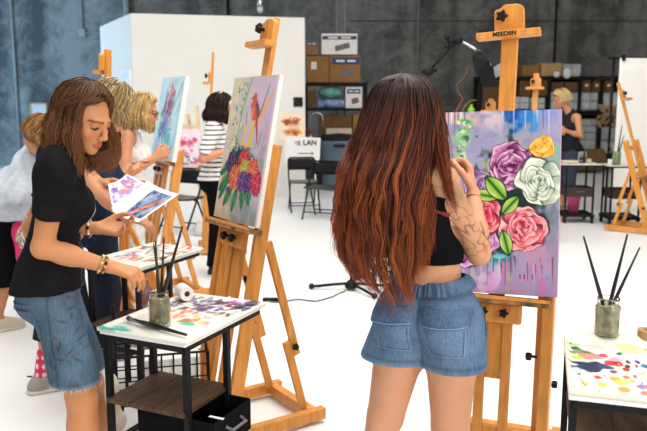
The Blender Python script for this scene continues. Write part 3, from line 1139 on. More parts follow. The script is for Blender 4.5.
# ------------------------------------------------------------------ right-hand easel: roses
def paint_roses():
    p = Paint(250, 1.52, (150, 150, 172), 11)
    p.mixin(np.clip(.5 + 1.6 * p.n1, 0, 1) * .6, (170, 160, 200))
    p.mixin(np.clip(2.2 * p.n2, 0, 1) * .35, (120, 120, 160))
    p.blob(.04, .0, .16, .20, 0, (216, 150, 158), .7, .8, .8)
    p.blob(.20, .05, .30, .10, 0, (226, 176, 178), .8, .8, .8)
    p.blob(.46, .05, .10, .16, 0, (214, 192, 206), .7, .7, .8)
    p.blob(.70, .02, .14, .15, 0, (28, 118, 196), .85, .6, .9)
    p.blob(.62, .01, .07, .12, 0, (22, 70, 150), .8, .6, .9)
    p.blob(.80, .06, .05, .14, 0, (70, 150, 205), .8, .7, .9)
    p.blob(.90, .05, .1, .12, 0, (120, 130, 200), .7, .8, .8)
    for k in range(9):
        x = .54 + .045 * k + .02 * p.n1[5, k * 9]
        p.stroke([(x, 0), (x + .004, .10 + .05 * ((k * 7) % 3))], .010, (40, 105, 180) if k % 2 else (190, 205, 235), .6, .004)
    for k in range(8):
        x = .02 + .028 * k
        p.stroke([(x, .0), (x, .09 + .06 * ((k * 5) % 3))], .009, (70, 90, 120) if k % 3 else (235, 238, 240), .65, .004)
    # pale green larkspur, green glow
    p.blob(.20, .30, .08, .28, 0, (140, 205, 130), .75, .7, 1.0)
    rs = random.Random(4)
    for k in range(70):
        y = rs.uniform(.06, .5)
        p.blob(.20 + rs.gauss(0, .028), y, .016, .022, rs.uniform(0, 3), rs.choice([(110, 200, 90), (170, 226, 130), (60, 160, 90), (210, 236, 170)]), .8, .4, .5)
    p.blob(.36, .30, .20, .22, 0, (150, 148, 200), .5, .9, .6)
    p.blob(.95, .42, .10, .35, 0, (128, 176, 156), .7, .8, .7)
    p.blob(.62, .34, .30, .1, 0, (206, 190, 150), .35, .9, .7)
    p.blob(.43, .52, .08, .12, 0, (206, 210, 60), .9, .7, 1.0)
    p.blob(.40, .44, .05, .06, 0, (140, 180, 60), .7, .6, 1.0)
    # dark heart of the bouquet
    p.blob(.54, .78, .43, .46, 0, (14, 40, 38), .95, .35, .6)
    p.blob(.30, .98, .26, .26, 0, (28, 40, 60), .8, .5, .6)
    p.blob(.58, 1.02, .11, .30, .1, (12, 66, 52), .95, .4, .5)
    # lower field
    p.blob(.82, 1.18, .28, .18, 0, (184, 140, 172), .85, .6, .6)
    p.blob(.93, .85, .12, .16, 0, (84, 104, 116), .7, .6, .6)
    p.blob(.50, 1.40, .70, .20, 0, (176, 128, 184), .8, .6, .7)
    p.blob(.24, 1.24, .25, .12, 0, (74, 92, 122), .8, .6, .7)
    p.blob(.55, 1.22, .20, .06, 0, (46, 134, 146), .85, .5, .6)
    p.blob(.96, .95, .07, .35, 0, (120, 124, 140), .6, .7, .6)
    for (x, y, c) in ((.30, 1.36, (178, 176, 170)), (.40, 1.38, (200, 196, 204)), (.52, 1.36, (206, 190, 216)), (.62, 1.38, (160, 168, 140)), (.46, 1.44, (214, 160, 214)), (.72, 1.40, (200, 130, 180)), (.86, 1.42, (196, 120, 176)), (.20, 1.44, (206, 130, 190))):
        p.blob(x, y, .05, .11, .15, c, .8, .5, .8)
    p.stroke([(.40, 1.215), (.56, 1.205)], .022, (112, 196, 206), .9)
    p.stroke([(.47, 1.21), (.46, 1.33)], .012, (150, 200, 210), .7)
    for k in range(16):
        x = .52 + .44 * rs.random()
        y = 1.20 + .07 * rs.random()
        p.stroke([(x, y), (x + .004, y + rs.uniform(.05, .20))], rs.uniform(.005, .012), rs.choice([(176, 44, 78), (140, 50, 90), (216, 130, 160), (110, 70, 110), (206, 170, 200)]), rs.uniform(.45, .85), .003)
    for x in (.70, .735, .80):
        p.stroke([(x, 1.35), (x + .002, 1.38)], .006, (30, 30, 44), .8)
    for k in range(9):
        x = .18 + .05 * k
        p.stroke([(x, 1.22), (x, 1.34 + .05 * (k % 3))], .007, [(40, 60, 92), (216, 216, 224), (116, 60, 130)][k % 3], .7, .003)
    # leaves and roses
    p.leaf((.22, .60), (.44, .86), .06, (20, 60, 20), (60, 110, 40), (150, 180, 90), (14, 30, 20))
    p.rose(.33, .63, .14, (78, 40, 96), (140, 96, 156), (206, 180, 214), (34, 18, 48), 3)
    p.rose(.20, .84, .11, (60, 60, 60), (120, 140, 110), (200, 206, 180), (24, 26, 30), 9)
    p.rose(.27, 1.08, .25, (74, 12, 88), (160, 70, 150), (236, 192, 224), (42, 10, 50), 8)
    p.rose(.40, .86, .175, (112, 6, 36), (212, 44, 78), (252, 170, 174), (66, 6, 24), 5)
    p.rose(.61, .46, .195, (58, 6, 58), (132, 46, 108), (236, 196, 222), (32, 4, 36), 12, rings=5)
    p.rose(.845, .30, .095, (196, 110, 30), (242, 170, 50), (254, 214, 120), (150, 80, 20), 6, .8, 4)
    p.rose(.84, .59, .20, (60, 92, 80), (180, 194, 176), (246, 246, 230), (34, 48, 44), 7, .98, 6)
    p.rose(.725, .97, .20, (124, 20, 56), (222, 88, 108), (255, 196, 192), (52, 12, 36), 21, rings=5)
    lf = ((22, 74, 20), (104, 160, 50), (202, 226, 128), (14, 34, 16))
    p.leaf((.28, .68), (.52, .72), .05, *lf)
    p.leaf((.40, .54), (.58, .74), .075, *lf)
    p.leaf((.68, .70), (.54, .86), .055, *lf)
    p.leaf((.55, .98), (.61, 1.20), .055, *lf)
    p.leaf((.30, .74), (.40, .80), .03, *lf)
    return p


aR, lamR, rollR = R_(22), R_(6.0), R_(1.8)
BRr = P(557, 299.5, 2.78)
wR, hR = .485, .745
C0R = BRr - wdir(aR) * (wR / 2)
eR, LPR = easel_under(C0R, aR, lamR, label='tall wooden easel holding the rose painting before the long red haired woman', Lp=1.03, Lc=1.768, Lm=1.885, post_d=.10, post_w=.046, px=.208,
                      lettering='MEEDEN', roll=R_(3.5), tray_w=.44, mast_w=.066)
cv = painted_board('painting', paint_roses(), wR, hR, .036, M['paint'], edge=(206, 160, 196))
cv.matrix_world = canvas_matrix(C0R, aR, lamR, rollR)
tag(cv, 'canvas painted with pink, purple, white and orange roses on lilac', 'painting')


# ------------------------------------------------------------------ left-hand easel: bird and dahlias
def paint_bird():
    p = Paint(170, 1.6, (196, 178, 192), 31)
    p.mixin(np.clip((.9 - p.x * 1.3) + p.n1, 0, 1) * .9, (212, 206, 168))
    p.mixin(np.clip((p.y - 1.25) * 3 + p.n1, 0, 1), (140, 152, 146))
    p.blob(.15, 1.5, .35, .25, 0, (206, 186, 160), .8, .7, .7)
    p.blob(.8, .25, .4, .4, 0, (204, 180, 204), .7, .8, .6)
    p.blob(.92, .62, .2, .35, 0, (196, 160, 186), .7, .8, .7)
    p.blob(.86, .95, .2, .25, 0, (120, 150, 130), .7, .8, .7)
    rs = random.Random(8)
    for k in range(60):
        x = .33 - rs.uniform(0, .22)
        y = rs.uniform(.05, .85)
        p.blob(x + .10 * (.4 - y), y, .018, .028, rs.uniform(0, 3), rs.choice([(90, 150, 70), (150, 196, 120), (226, 226, 190), (70, 120, 60)]), .7, .5, .5)
    p.stroke([(.42, .02), (.33, .3), (.26, .7)], .014, (92, 156, 96), .8)
    for k in range(18):
        x = rs.uniform(.1, .95)
        p.stroke([(x, rs.uniform(.5, .7)), (x - .03, rs.uniform(.75, .95))], .012, rs.choice([(110, 130, 116), (150, 160, 130), (180, 160, 176), (90, 120, 90)]), .6, .003)
    # bird of paradise blades
    p.stroke([(.93, .18), (.80, .33), (.66, .52)], .012, (236, 170, 50), .95, .040)
    p.stroke([(.83, .10), (.74, .34), (.60, .6)], .010, (110, 106, 130), .9, .022)
    p.stroke([(.58, .74), (.60, .55), (.66, .42)], .045, (240, 180, 60), .95, .02)
    p.stroke([(.44, .60), (.46, .45)], .035, (240, 186, 66), .9, .012)
    p.stroke([(.44, .52), (.42, .40)], .014, (64, 140, 150), .9, .01)
    p.stroke([(.66, .48), (.74, .72)], .028, (170, 60, 80), .95, .012)
    # bird
    p.blob(.58, .36, .085, .13, -.25, (206, 76, 70), .97, .2, .3)
    p.blob(.55, .235, .055, .06, 0, (196, 84, 70), .97, .2, .2)
    p.blob(.65, .37, .04, .10, -.3, (96, 60, 70), .85, .4, .4)
    p.blob(.54, .40, .04, .07, 0, (232, 134, 96), .8, .5, .4)
    p.blob(.535, .225, .010, .010, 0, (20, 16, 16), 1, .3)
    p.stroke([(.50, .24), (.465, .25)], .014, (70, 40, 40), 1, .004)
    # teal bract
    p.stroke([(.10, 1.00), (.22, .86), (.42, .78), (.60, .80), (.74, .90)], .030, (44, 130, 140), .95, .02)
    p.stroke([(.12, .96), (.30, .82), (.50, .775), (.66, .83)], .012, (190, 220, 220), .9, .006)
    p.stroke([(.40, .74), (.62, .76)], .03, (240, 176, 70), .9, .01)
    # dark bowl of leaves
    p.blob(.45, 1.00, .36, .22, 0, (24, 38, 40), .96, .3, .4)
    for (a, b, w) in (((.30, 1.05), (.02, 1.30), .07), ((.2, 1.0), (-.02, 1.12), .05), ((.36, 1.18), (.18, 1.46), .06), ((.46, 1.2), (.40, 1.5), .06), ((.56, 1.2), (.62, 1.46), .06), ((.66, 1.16), (.76, 1.40), .06), ((.25, 1.1), (.05, 1.40), .05), ((.78, 1.0), (.96, 1.16), .05)):
        p.leaf(a, b, w, (10, 60, 40), (24, 104, 62), (92, 170, 100), (12, 50, 36))
    for k in range(22):
        x = rs.uniform(.2, .8)
        p.stroke([(x, 1.2), (x + rs.uniform(-.08, .08), rs.uniform(1.35, 1.52))], .012, rs.choice([(30, 96, 66), (64, 130, 90), (110, 150, 120), (40, 80, 70)]), .7, .003)

    def pom(cx, cy, R, cols, dark):
        p.blob(cx, cy, R, R * 1.05, 0, dark, .95, .2, .2)
        for ring in range(5, 0, -1):
            rr = R * ring / 5.3
            for q in range(4 + ring * 3):
                a = q * 6.283 / (4 + ring * 3) + ring
                p.blob(cx + math.cos(a) * rr, cy + math.sin(a) * rr, R * .15, R * .11, a, cols[(q + ring) % len(cols)], .9, .35)
    pom(.52, .92, .13, [(226, 66, 56), (240, 110, 84), (200, 40, 50)], (120, 20, 30))
    pom(.24, .98, .12, [(86, 50, 110), (60, 40, 90), (130, 84, 140)], (30, 20, 50))
    pom(.56, 1.02, .11, [(206, 206, 70), (226, 216, 110), (160, 170, 50)], (110, 110, 30))
    pom(.37, 1.12, .14, [(236, 124, 72), (246, 160, 110), (216, 96, 60)], (150, 50, 30))
    pom(.74, 1.02, .13, [(236, 120, 80), (246, 150, 110), (220, 90, 70)], (150, 50, 40))
    pom(.54, 1.15, .12, [(120, 66, 140), (160, 110, 176), (90, 46, 110)], (50, 20, 70))
    pom(.68, 1.16, .11, [(90, 56, 130), (140, 90, 160), (60, 40, 100)], (40, 20, 60))
    pom(.86, 1.15, .13, [(226, 50, 90), (240, 100, 120), (190, 30, 70)], (120, 10, 40))
    p.blob(.26, 1.27, .05, .05, 0, (90, 40, 140), .9, .4, .4)
    p.blob(.7, 1.45, .3, .09, 0, (126, 140, 142), .5, .8, .6)
    p.mixin((p.x > .96) * .8, (226, 206, 220))
    return p


aL, lamL = R_(56), R_(11.0)
wL, hL = .44, .695
BRl = P(256, 228, 3.2)
C0L = BRl - wdir(aL) * (wL / 2)
eL, LPL = easel_under(C0L, aL, lamL, label='wooden easel holding the bird and dahlia painting, turned toward the woman in the black t-shirt', Lp=1.32, Lc=1.79, Lm=1.915, post_d=.066, post_f=.029,
                      tray_w=.42, bar_w=.20, px=.178, base=(-.06, .50))
cv = painted_board('painting', paint_bird(), wL, hL, .020, M['paint'], edge=(238, 232, 222))
cv.matrix_world = canvas_matrix(C0L, aL, lamL)
tag(cv, 'tall canvas painted with a red bird above orange and purple dahlias', 'painting')


# ------------------------------------------------------------------ easel of the blonde woman: streaky red-blue painting
def paint_streak():
    p = Paint(80, 1.3, (196, 224, 234), 51)
    rs = random.Random(5)
    for k in range(120):
        x, y = rs.uniform(0, 1), rs.uniform(0, 1.2)
        p.stroke([(x, y), (x - .10, y + rs.uniform(.1, .35))], .02, rs.choice([(130, 200, 216), (90, 190, 190), (226, 240, 244), (150, 220, 200), (176, 190, 230)]), .55, .008)
    p.blob(.52, .45, .15, .26, .2, (214, 60, 66), .85, .5, .8)
    p.blob(.50, .22, .09, .14, 0, (226, 120, 80), .85, .5, .8)
    p.blob(.36, .75, .16, .34, .3, (70, 80, 170), .8, .6, .8)
    p.blob(.26, .62, .1, .25, .3, (90, 130, 90), .7, .6, .8)
    p.blob(.55, .95, .25, .2, .2, (60, 170, 176), .7, .6, .8)
    p.blob(.25, 1.12, .18, .1, .2, (196, 150, 206), .8, .6, .8)
    p.blob(.7, 1.15, .25, .12, 0, (60, 160, 150), .7, .6, .8)
    p.stroke([(.92, .10), (.72, .42), (.56, .75)], .020, (110, 130, 80), .9, .008)
    p.stroke([(.60, .20), (.30, .9)], .016, (50, 60, 100), .8, .006)
    p.stroke([(.48, .05), (.40, .5)], .014, (220, 90, 70), .8, .006)
    for k in range(30):
        x = rs.uniform(.25, .7)
        y = rs.uniform(.2, .9)
        p.stroke([(x, y), (x - .06, y + .2)], .018, rs.choice([(206, 40, 60), (60, 60, 150), (236, 150, 120), (120, 60, 140), (40, 120, 140)]), .7, .006)
    return p


aB, lamB = R_(58), R_(11.5)
BRb = P(172, 162, 5.6)
C0B = BRb - wdir(aB) * .26
easel_under(C0B, aB, lamB, label='wooden easel holding the streaky red and blue painting before the blonde woman in white', Lp=1.15, Lc=0, Lm=1.45, tray_w=.44)
cv = painted_board('painting', paint_streak(), .52, .675, .036, M['paint'], edge=(226, 226, 220))
cv.matrix_world = canvas_matrix(C0B, aB, lamB)
tag(cv, 'canvas of red and blue strokes on pale turquoise beside the blonde woman', 'painting')

# ------------------------------------------------------------------ tall easel with a canvas turned edge-on
aA, lamA = R_(84), R_(4)
pA = P(203, 166, 7.7)
easel_under(pA, aA, lamA, label='tall slim wooden easel with an edge-on canvas, left of the woman in stripes', Lp=1.35, Lc=1.72, Lm=2.03, tray_w=.44)
pt = Paint(30, 1.2, (150, 200, 190), 3)
pt.blob(.5, .5, .4, .3, 0, (90, 150, 120), .8, .6, .8)
cv = painted_board('painting', pt, .42, .52, .036, M['paint'], edge=(206, 226, 216))
cv.matrix_world = canvas_matrix(pA, aA, lamA)
tag(cv, 'canvas seen edge-on with a pale green side on the tall slim easel', 'painting')


# ------------------------------------------------------------------ small pale A-frame easel with a pink floral
def aframe(label, loc, rz, H, wood, tray):
    t = thing('easel', label, 'easel', loc, rz)
    for s in (-1, 1):
        MB().bar((s * .27, 0, 0), (s * .12, .16, H), .035, .03).build('leg', wood, t)
    MB().bar((0, .62, 0), (0, .15, H - .1), .035, .03).build('rear_leg', wood, t)
    MB().bar((-.155, .128, H - .26), (.155, .128, H - .26), .05, .02, (0, 0, 1)).build('cross_rail', wood, t)
    MB().bar((-.19, .09, tray - .06), (.19, .09, tray - .06), .05, .02, (0, 0, 1)).build('cross_rail', wood, t)
    MB().box((0, .055, tray - .01), (.50, .08, .02)).build('tray', wood, t)
    return t


Yc = 9.2
pc = P(186.5, 170, Yc)
aframe('pale A-frame easel with the pink floral painting, far behind the blonde woman', (pc.x - .01, pc.y - .09, 0), R_(-14), P(186, 106, Yc).z, mat('pale_easel_wood', (.72, .53, .32), .5), pc.z)
p = Paint(50, 1.25, (232, 214, 226), 61)
rs = random.Random(2)
for k in range(40):
    p.blob(rs.gauss(.55, .2), rs.gauss(.55, .25), rs.uniform(.05, .13), rs.uniform(.05, .12), 0, rs.choice([(220, 90, 130), (236, 150, 176), (250, 210, 220), (190, 60, 100), (246, 230, 236)]), .85, .5, .5)
for k in range(18):
    p.blob(rs.gauss(.5, .22), rs.gauss(.85, .16), .06, .05, 0, rs.choice([(110, 110, 150), (150, 150, 190), (80, 110, 80), (60, 60, 90)]), .8, .5, .6)
cv = painted_board('painting', p, .42, .52, .03, M['paint'])
cv.matrix_world = canvas_matrix(V((pc.x - .015, pc.y - .066, pc.z)), R_(14), R_(5.9))
tag(cv, 'pink and white floral canvas on the small pale A-frame easel', 'painting')

# ------------------------------------------------------------------ easel tops behind people
pd = P(102, 250, 4.85)
easel_under(V((pd.x, pd.y, .80)), R_(102), R_(3), label='wooden easel whose mast rises behind the heads of the two front left women', Lp=1.0, Lc=1.70, Lm=1.84, tray_w=.40, bar_w=.08)
pf = P(529, 205, 8.2)
easel_under(V((pf.x, pf.y, .75)), R_(25), R_(4), label='distant wooden easel mast rising left of the blonde woman in the black top', Lp=1.0, Lc=1.68, Lm=1.84, tray_w=.40, bar_w=.2, wood=M['wood_dim'], fine=False)
pg = P(487, 205, 8.6)
easel_under(V((pg.x, pg.y, .70)), R_(15), R_(4), label='low distant easel head peeping over the left half of the rose painting', Lp=.9, Lc=1.42, Lm=1.56, tray_w=.40, bar_w=.22, wood=M['wood_dim'], fine=False)

# ------------------------------------------------------------------ far right easel, seen from behind and the side
pe = G(628, 236)
easel('wooden easel standing at the far right before the white backdrop', (pe.x + .42, pe.y + .25, 0), R_(50), R_(17), Lp=1.10, Lt=.62, Lc=1.62, Lm=1.84, base=(-.1, .52), wood=M['wood'])


# ================================================================== PAINT CARTS, PALETTES, BRUSHES
def cart(label, loc, rz, top=(-.02, .53), casters=False, drawer_open=.0, H=.75, depth=.37, legx=.26, name='paint_cart', drawer_z=None, board=None, top_m=None):
    """little metal cart: long side along x, open front toward -y; origin on the floor under the front near leg"""
    t = thing(name, label, 'cart', loc, rz)
    bm_ = M['black_metal']
    z0 = .07 if casters else 0
    for x in (0, legx):
        for y in (0, depth):
            MB().bar((x, y, z0), (x, y, H - .02), .022, .022).build('leg', bm_, t)
    fr = MB()
    for y in (0, depth):
        fr.bar((top[0], y, H - .028), (top[1], y, H - .028), .018, .022, (0, 0, 1))
    for x in (top[0], legx, top[1]):
        fr.bar((x, 0, H - .028), (x, depth, H - .028), .018, .022, (0, 0, 1))
    fr.build('top_frame', bm_, t)
    MB().box(((top[0] + top[1]) / 2, depth / 2, H - .012), (top[1] - top[0] + .02, depth + .03, .012)).build('top', top_m or M['white_plastic'], t, bev=.003)
    bz = .478 if board is None else board
    if bz:
        sh = MB()
        for k in range(3):
            sh.box((legx / 2, depth * (k + .5) / 3, bz), (legx + .05, depth / 3 - .003, .018))
        sh.build('shelf_board', M['dark_wood'], t, bev=.002)
    lo = MB()
    for y in (0, depth):
        lo.bar((0, y, .30 if not casters else .12), (legx, y, .30 if not casters else .12), .018, .018, (0, 0, 1))
    for x in (0, legx):
        lo.bar((x, 0, .30 if not casters else .12), (x, depth, .30 if not casters else .12), .018, .018, (0, 0, 1))
    lo.build('lower_rails', bm_, t)
    if drawer_z:
        dz0, dz1 = drawer_z
        o = drawer_open
        mb = MB()
        w, d = legx - .01, depth - .02
        x0, x1, y0, y1 = .01, .01 + w, -o, d - o
        th = .006
        mb.box(((x0 + x1) / 2, (y0 + y1) / 2, dz0), (w, d, th))
        for (cx, cy, sx, sy) in (((x0 + x1) / 2, y0, w, th), ((x0 + x1) / 2, y1, w, th), (x0, (y0 + y1) / 2, th, d), (x1, (y0 + y1) / 2, th, d)):
            mb.box((cx, cy, (dz0 + dz1) / 2), (sx, sy, dz1 - dz0))
        dr = mb.build('drawer', M['black_cloth'] if not casters else M['dark_drawer'], t)
        hb = MB().tube([((x0 + x1) / 2 - .05, y0 - .004, (dz0 + dz1) / 2 + .02), ((x0 + x1) / 2 - .045, y0 - .03, (dz0 + dz1) / 2 + .01), ((x0 + x1) / 2 + .045, y0 - .03, (dz0 + dz1) / 2 + .01), ((x0 + x1) / 2 + .05, y0 - .004, (dz0 + dz1) / 2 + .02)], .006, 6)
        hb.build('handle', M['grey_strap'], dr)
        if not casters:
            MB().box((x0 + .05, y0 + .02, dz1 + .001), (.012, .06, .002)).build('label_strip', M['white_paper'], dr)
    if casters:
        MB().box((legx / 2, depth / 2, .10), (legx + .06, depth + .04, .03)).build('base_tray', bm_, t)
        for x in (0, legx):
            for y in (0, depth):
                mb = MB().tube([(x - .015, y, .035), (x + .015, y, .035)], .035, 14)
                mb.box((x, y, .075), (.04, .03, .03))
                mb.build('caster', M['black_plastic'], t)
    return t


M['dark_drawer'] = mat('dark_brown_drawer', (.028, .014, .010), .5)
M['grey_strap'] = mat('grey_strap', (.12, .12, .12), .5)


def palette_paint(seed, dense, right=False):
    p = Paint(150, .72, (232, 230, 224), seed)
    rs = random.Random(seed)
    pal = [(214, 60, 60), (240, 140, 60), (230, 70, 120), (246, 190, 90), (120, 60, 110), (60, 80, 130), (70, 150, 90), (30, 34, 40), (236, 170, 180), (150, 120, 180), (200, 190, 60), (250, 220, 190), (70, 40, 30), (40, 130, 150)]
    for k in range(dense):
        x, y = rs.uniform(.30, .97), rs.uniform(.05, .66)
        p.blob(x, y, rs.uniform(.02, .07), rs.uniform(.012, .035), rs.uniform(-.4, .4), rs.choice(pal), rs.uniform(.6, 1), .35, .7)
    return p


def paint_left_palette():
    # x: 0 near end (camera side) .. 1 far end; y: 0 side toward the seated side .. toward the drawer
    p = Paint(170, .70, (226, 224, 216), 3)
    rs = random.Random(6)
    p.mixin(np.clip(p.n1 + .1, 0, 1) * .5, (206, 206, 200))
    p.blob(.03, .08, .06, .16, 0, (30, 168, 146), .9, .4, .5)
    p.blob(.08, .12, .05, .10, .3, (60, 190, 170), .7, .5, .6)
    pal1 = [(226, 84, 60), (242, 150, 80), (246, 190, 110), (236, 120, 110)]
    for k in range(60):
        p.blob(rs.uniform(.40, .72), rs.uniform(.14, .60), rs.uniform(.02, .05), rs.uniform(.012, .03), rs.uniform(-.5, .5), rs.choice(pal1), rs.uniform(.55, .95), .4, .8)
    p.blob(.36, .46, .05, .07, .3, (70, 170, 110), .85, .5, .7)
    p.blob(.42, .52, .04, .05, .3, (240, 200, 90), .85, .5, .7)
    p.blob(.70, .30, .06, .05, .3, (226, 40, 110), .9, .5, .7)
    pal2 = [(110, 80, 130), (160, 120, 180), (60, 60, 80), (40, 40, 44), (196, 60, 130), (70, 100, 150), (120, 150, 120), (60, 40, 60), (206, 160, 190)]
    for k in range(130):
        p.blob(rs.uniform(.64, .97), rs.uniform(.06, .64), rs.uniform(.02, .05), rs.uniform(.014, .035), rs.uniform(-.5, .5), rs.choice(pal2), rs.uniform(.6, 1), .4, .8)
    for k in range(10):
        p.blob(rs.uniform(.80, .97), rs.uniform(.50, .66), .03, .02, .2, rs.choice([(40, 44, 60), (60, 50, 60), (90, 60, 50)]), .9, .4, .8)
    return p


cxa, cya = V((.42, .908, 0)), V((-.908, .42, 0))
rzL = math.atan2(.908, .42)
F1 = G(187, 343, .75)
loc1 = V((F1.x, F1.y, 0)) + cxa * .02 + cya * .02
cart1 = cart('black metal paint cart with open black drawer before the woman in black', tuple(loc1), rzL, drawer_open=.10, drawer_z=(.335, .455), top=(-.015, .50), depth=.35)
W1 = lambda x, y, z: loc1 + cxa * x + cya * y + V((0, 0, z))


def palette_on(Wf, pt, x0, x1, y0, y1, z, label, up=.010):
    """white palette sheet lying on a cart; picture x runs along the cart's long side, picture y from the +y side to the -y side"""
    H, W = pt.h, pt.w
    rs = np.random.RandomState(1)
    lip = np.zeros((H, W))
    ys, xs = np.meshgrid(np.linspace(0, 1, H), np.linspace(0, 1, W), indexing='ij')
    edge = np.minimum.reduce([xs, 1 - xs, ys, 1 - ys])
    zz = up * np.clip(1 - edge * 22, 0, 1) + .004
    o = np.array(Wf(0, 0, 0))
    ex, ey = np.array(Wf(1, 0, 0)) - o, np.array(Wf(0, 1, 0)) - o
    vs = o + ex * (x0 + (x1 - x0) * xs)[..., None] + ey * (y1 + (y0 - y1) * ys)[..., None] + np.array([0, 0, 1]) * (z + zz)[..., None]
    low = vs - np.array([0, 0, 1]) * (zz)[..., None]
    n = H * W
    j, i = np.meshgrid(np.arange(H - 1), np.arange(W - 1), indexing='ij')
    a = (j * W + i).ravel()
    top = np.stack([a, a + W, a + W + 1, a + 1], 1)
    bot = np.stack([a, a + 1, a + W + 1, a + W], 1) + n
    rim = [k for k in range(W - 1)] + [k * W + W - 1 for k in range(H - 1)] + [(H - 1) * W + k for k in range(W - 1, 0, -1)] + [k * W for k in range(H - 1, 0, -1)]
    rim = np.array(rim)
    r2 = np.roll(rim, -1)
    side = np.stack([rim, r2, r2 + n, rim + n], 1)
    cols = np.concatenate([pt.colors().reshape(-1, 3)] * 2)
    cols[n:] = rgb(226, 224, 216)
    ob = np_mesh('palette_sheet', np.concatenate([vs.reshape(-1, 3), low.reshape(-1, 3)]), np.concatenate([top, bot, side]), M['wet'], None, cols=cols, smooth=True, world=False, relax=0)
    return tag(ob, label, 'palette')


M['wet'] = attr_mat('palette_surface', .35, .4, .15)
palette_on(W1, paint_left_palette(), -.03, .525, -.025, .372, .7445, 'white palette sheet with orange, green and purple paint on the front left cart')


def rot_to(d):
    return V(d).to_track_quat('Z', 'Y').to_matrix()


def murky(wt):
    m = mat('murky_water', wt, .25, var=.25, scale=30)
    m.node_tree.nodes['Principled BSDF'].inputs['Transmission Weight'].default_value = .55
    m.node_tree.nodes['Principled BSDF'].inputs['IOR'].default_value = 1.15
    return m


def jar(label, c, r, h, water=.55, tint=(.80, .84, .78), wt=(.30, .26, .16), group=None):
    t = thing('mason_jar', label, 'jar', tuple(c), 0, group)
    prof = [(r * .86, 0.0), (r * .97, .006), (r, .018), (r, h * .70), (r * .96, h * .77), (r * .83, h * .83), (r * .82, h * .86), (r * .86, h * .875), (r * .82, h * .89), (r * .86, h * .93), (r * .86, h)]
    inn = [(q * .93 - .0005, z + (.005 if i == 0 else 0)) for i, (q, z) in enumerate(prof)]
    mb = MB()
    n = 28
    full = prof + inn[::-1]
    mb.lathe(full, (0, 0, 0), n, cap0=True, cap1=True)
    mb.build('glass', M['jar_glass'], t, smooth=True)
    MB().lathe([(r * .80, .007), (r * .905, .018), (r * .905, h * water)], (0, 0, 0), n).build('water', murky(wt), t, smooth=False)
    return t


M['jar_glass'] = glass_mat('jar_glass', (.88, .90, .84), .03, 1.25)
M['brush_black'] = mat('brush_handle_black', (.010, .010, .011), .28)
M['ferrule'] = mat('brush_ferrule', (.35, .35, .36), .3, metal=1)
M['bristle'] = mat('brush_bristle', (.10, .055, .03), .8)


def brush(label, tip, end, r=.0052, group=None, m=None, flat=1.0):
    """tip = bristle end, end = handle end"""
    tip, end = V(tip), V(end)
    t = thing('paintbrush', label, 'paintbrush', tuple(tip), 0, group)
    d = end - tip
    L = d.length
    d.normalize()
    f = lambda s: d * (s * L)
    mb = MB().tube([f(.22), f(.30), f(.42), f(.75), f(.99), f(1)], [r * .8, r * 1.15, r * 1.25, r * .8, r * .62, r * .3], 10)
    mb.build('handle', m or M['brush_black'], t, smooth=True)
    MB().tube([f(.09), f(.23)], [r * .95, r * .85], 10).build('ferrule', M['ferrule'], t, smooth=True)
    MB().tube([f(0), f(.05), f(.10)], [r * .3, r * 1.1, r * .9], 10).build('bristles', M['bristle'], t, smooth=True)
    return t


# jar and brushes on the left cart
zT = .7535
cj = G(160, 325, zT)
jar('murky glass jar of brushes on the front left cart', cj, .041, .130, .82, wt=(.42, .38, .26))


def in_jar(cj, px, py, dY, off, r=.0052, label='', tipz=.02, **k):
    end = P(px, py, cj.y + dY)
    tip = V((cj.x + off[0], cj.y + off[1], cj.z + tipz))
    d = (end - tip)
    return brush(label, tip, end, r, **k)


in_jar(cj, 155.5, 241, .05, (.004, -.012), .0050, 'black brush leaning left in the murky jar, second from the left')
in_jar(cj, 182.5, 226, .02, (-.014, .0), .0062, 'longest black brush leaning right in the murky jar', group=None)
in_jar(cj, 153.5, 243.5, -.03, (.012, .008), .0040, 'thinnest black brush in the murky jar, nearest the painting hand')
in_jar(cj, 164, 237, .09, (-.002, .014), .0048, 'upright black brush in the middle of the murky jar')
# brushes lying on the palette
a, b = G(187, 335, .762), G(126, 318, .764)
brush('thick black brush lying across the near edge of the front left palette', b, a, .0082)
a, b = G(160, 331, .768), G(127, 316, .768)
brush('thin black brush lying beside the jar over the thick brush', b, a + V((0, 0, .004)), .004)
# kitchen roll at the far end of the cart
c = W1(.44, .32, zT)
t = thing('paper_towel_roll', 'white paper towel roll with a dark core behind the front left palette', 'paper towel', tuple(c), R_(28))
mb = MB()
R90 = Matrix.Rotation(math.pi / 2, 3, 'X')
mb.lathe([(.012, -.04), (.030, -.04), (.030, .04), (.012, .04), (.012, -.04)], (0, 0, .031), 24, R90, cap0=False, cap1=False)
mb.build('paper', M['white_paper'], t, smooth=False)
MB().lathe([(.0118, -.039), (.0118, .039)], (0, 0, .031), 16, R90).build('core', mat('core_board', (.05, .035, .025), .9), t)

# the cart of the second woman behind
F2 = G(138, 269, .75)
loc2 = V((F2.x, F2.y, 0)) + cxa * .02 + cya * .02
cart2 = cart('second paint cart standing behind the front left cart, under the held prints', tuple(loc2), rzL, board=.42, depth=.31)
W2 = lambda x, y, z: loc2 + cxa * x + cya * y + V((0, 0, z))
palette_on(W2, palette_paint(17, 150), -.03, .545, -.025, .335, .7445, 'paint-spotted white palette sheet on the second cart behind')

# right-hand cart
LR = G(570.5, 393, .75)
rzR = math.atan2(.957, .29)
rxa, rya = V((.29, .957, 0)), V((-.957, .29, 0))
locR = V((LR.x, LR.y, 0)) + rxa * .02 - rya * .40
W3 = lambda x, y, z: locR + rxa * x + rya * y + V((0, 0, z))
cart3 = cart('black metal paint cart at the right edge beside the rose painting easel', tuple(locR), rzR, board=.555, depth=.39, legx=.50)


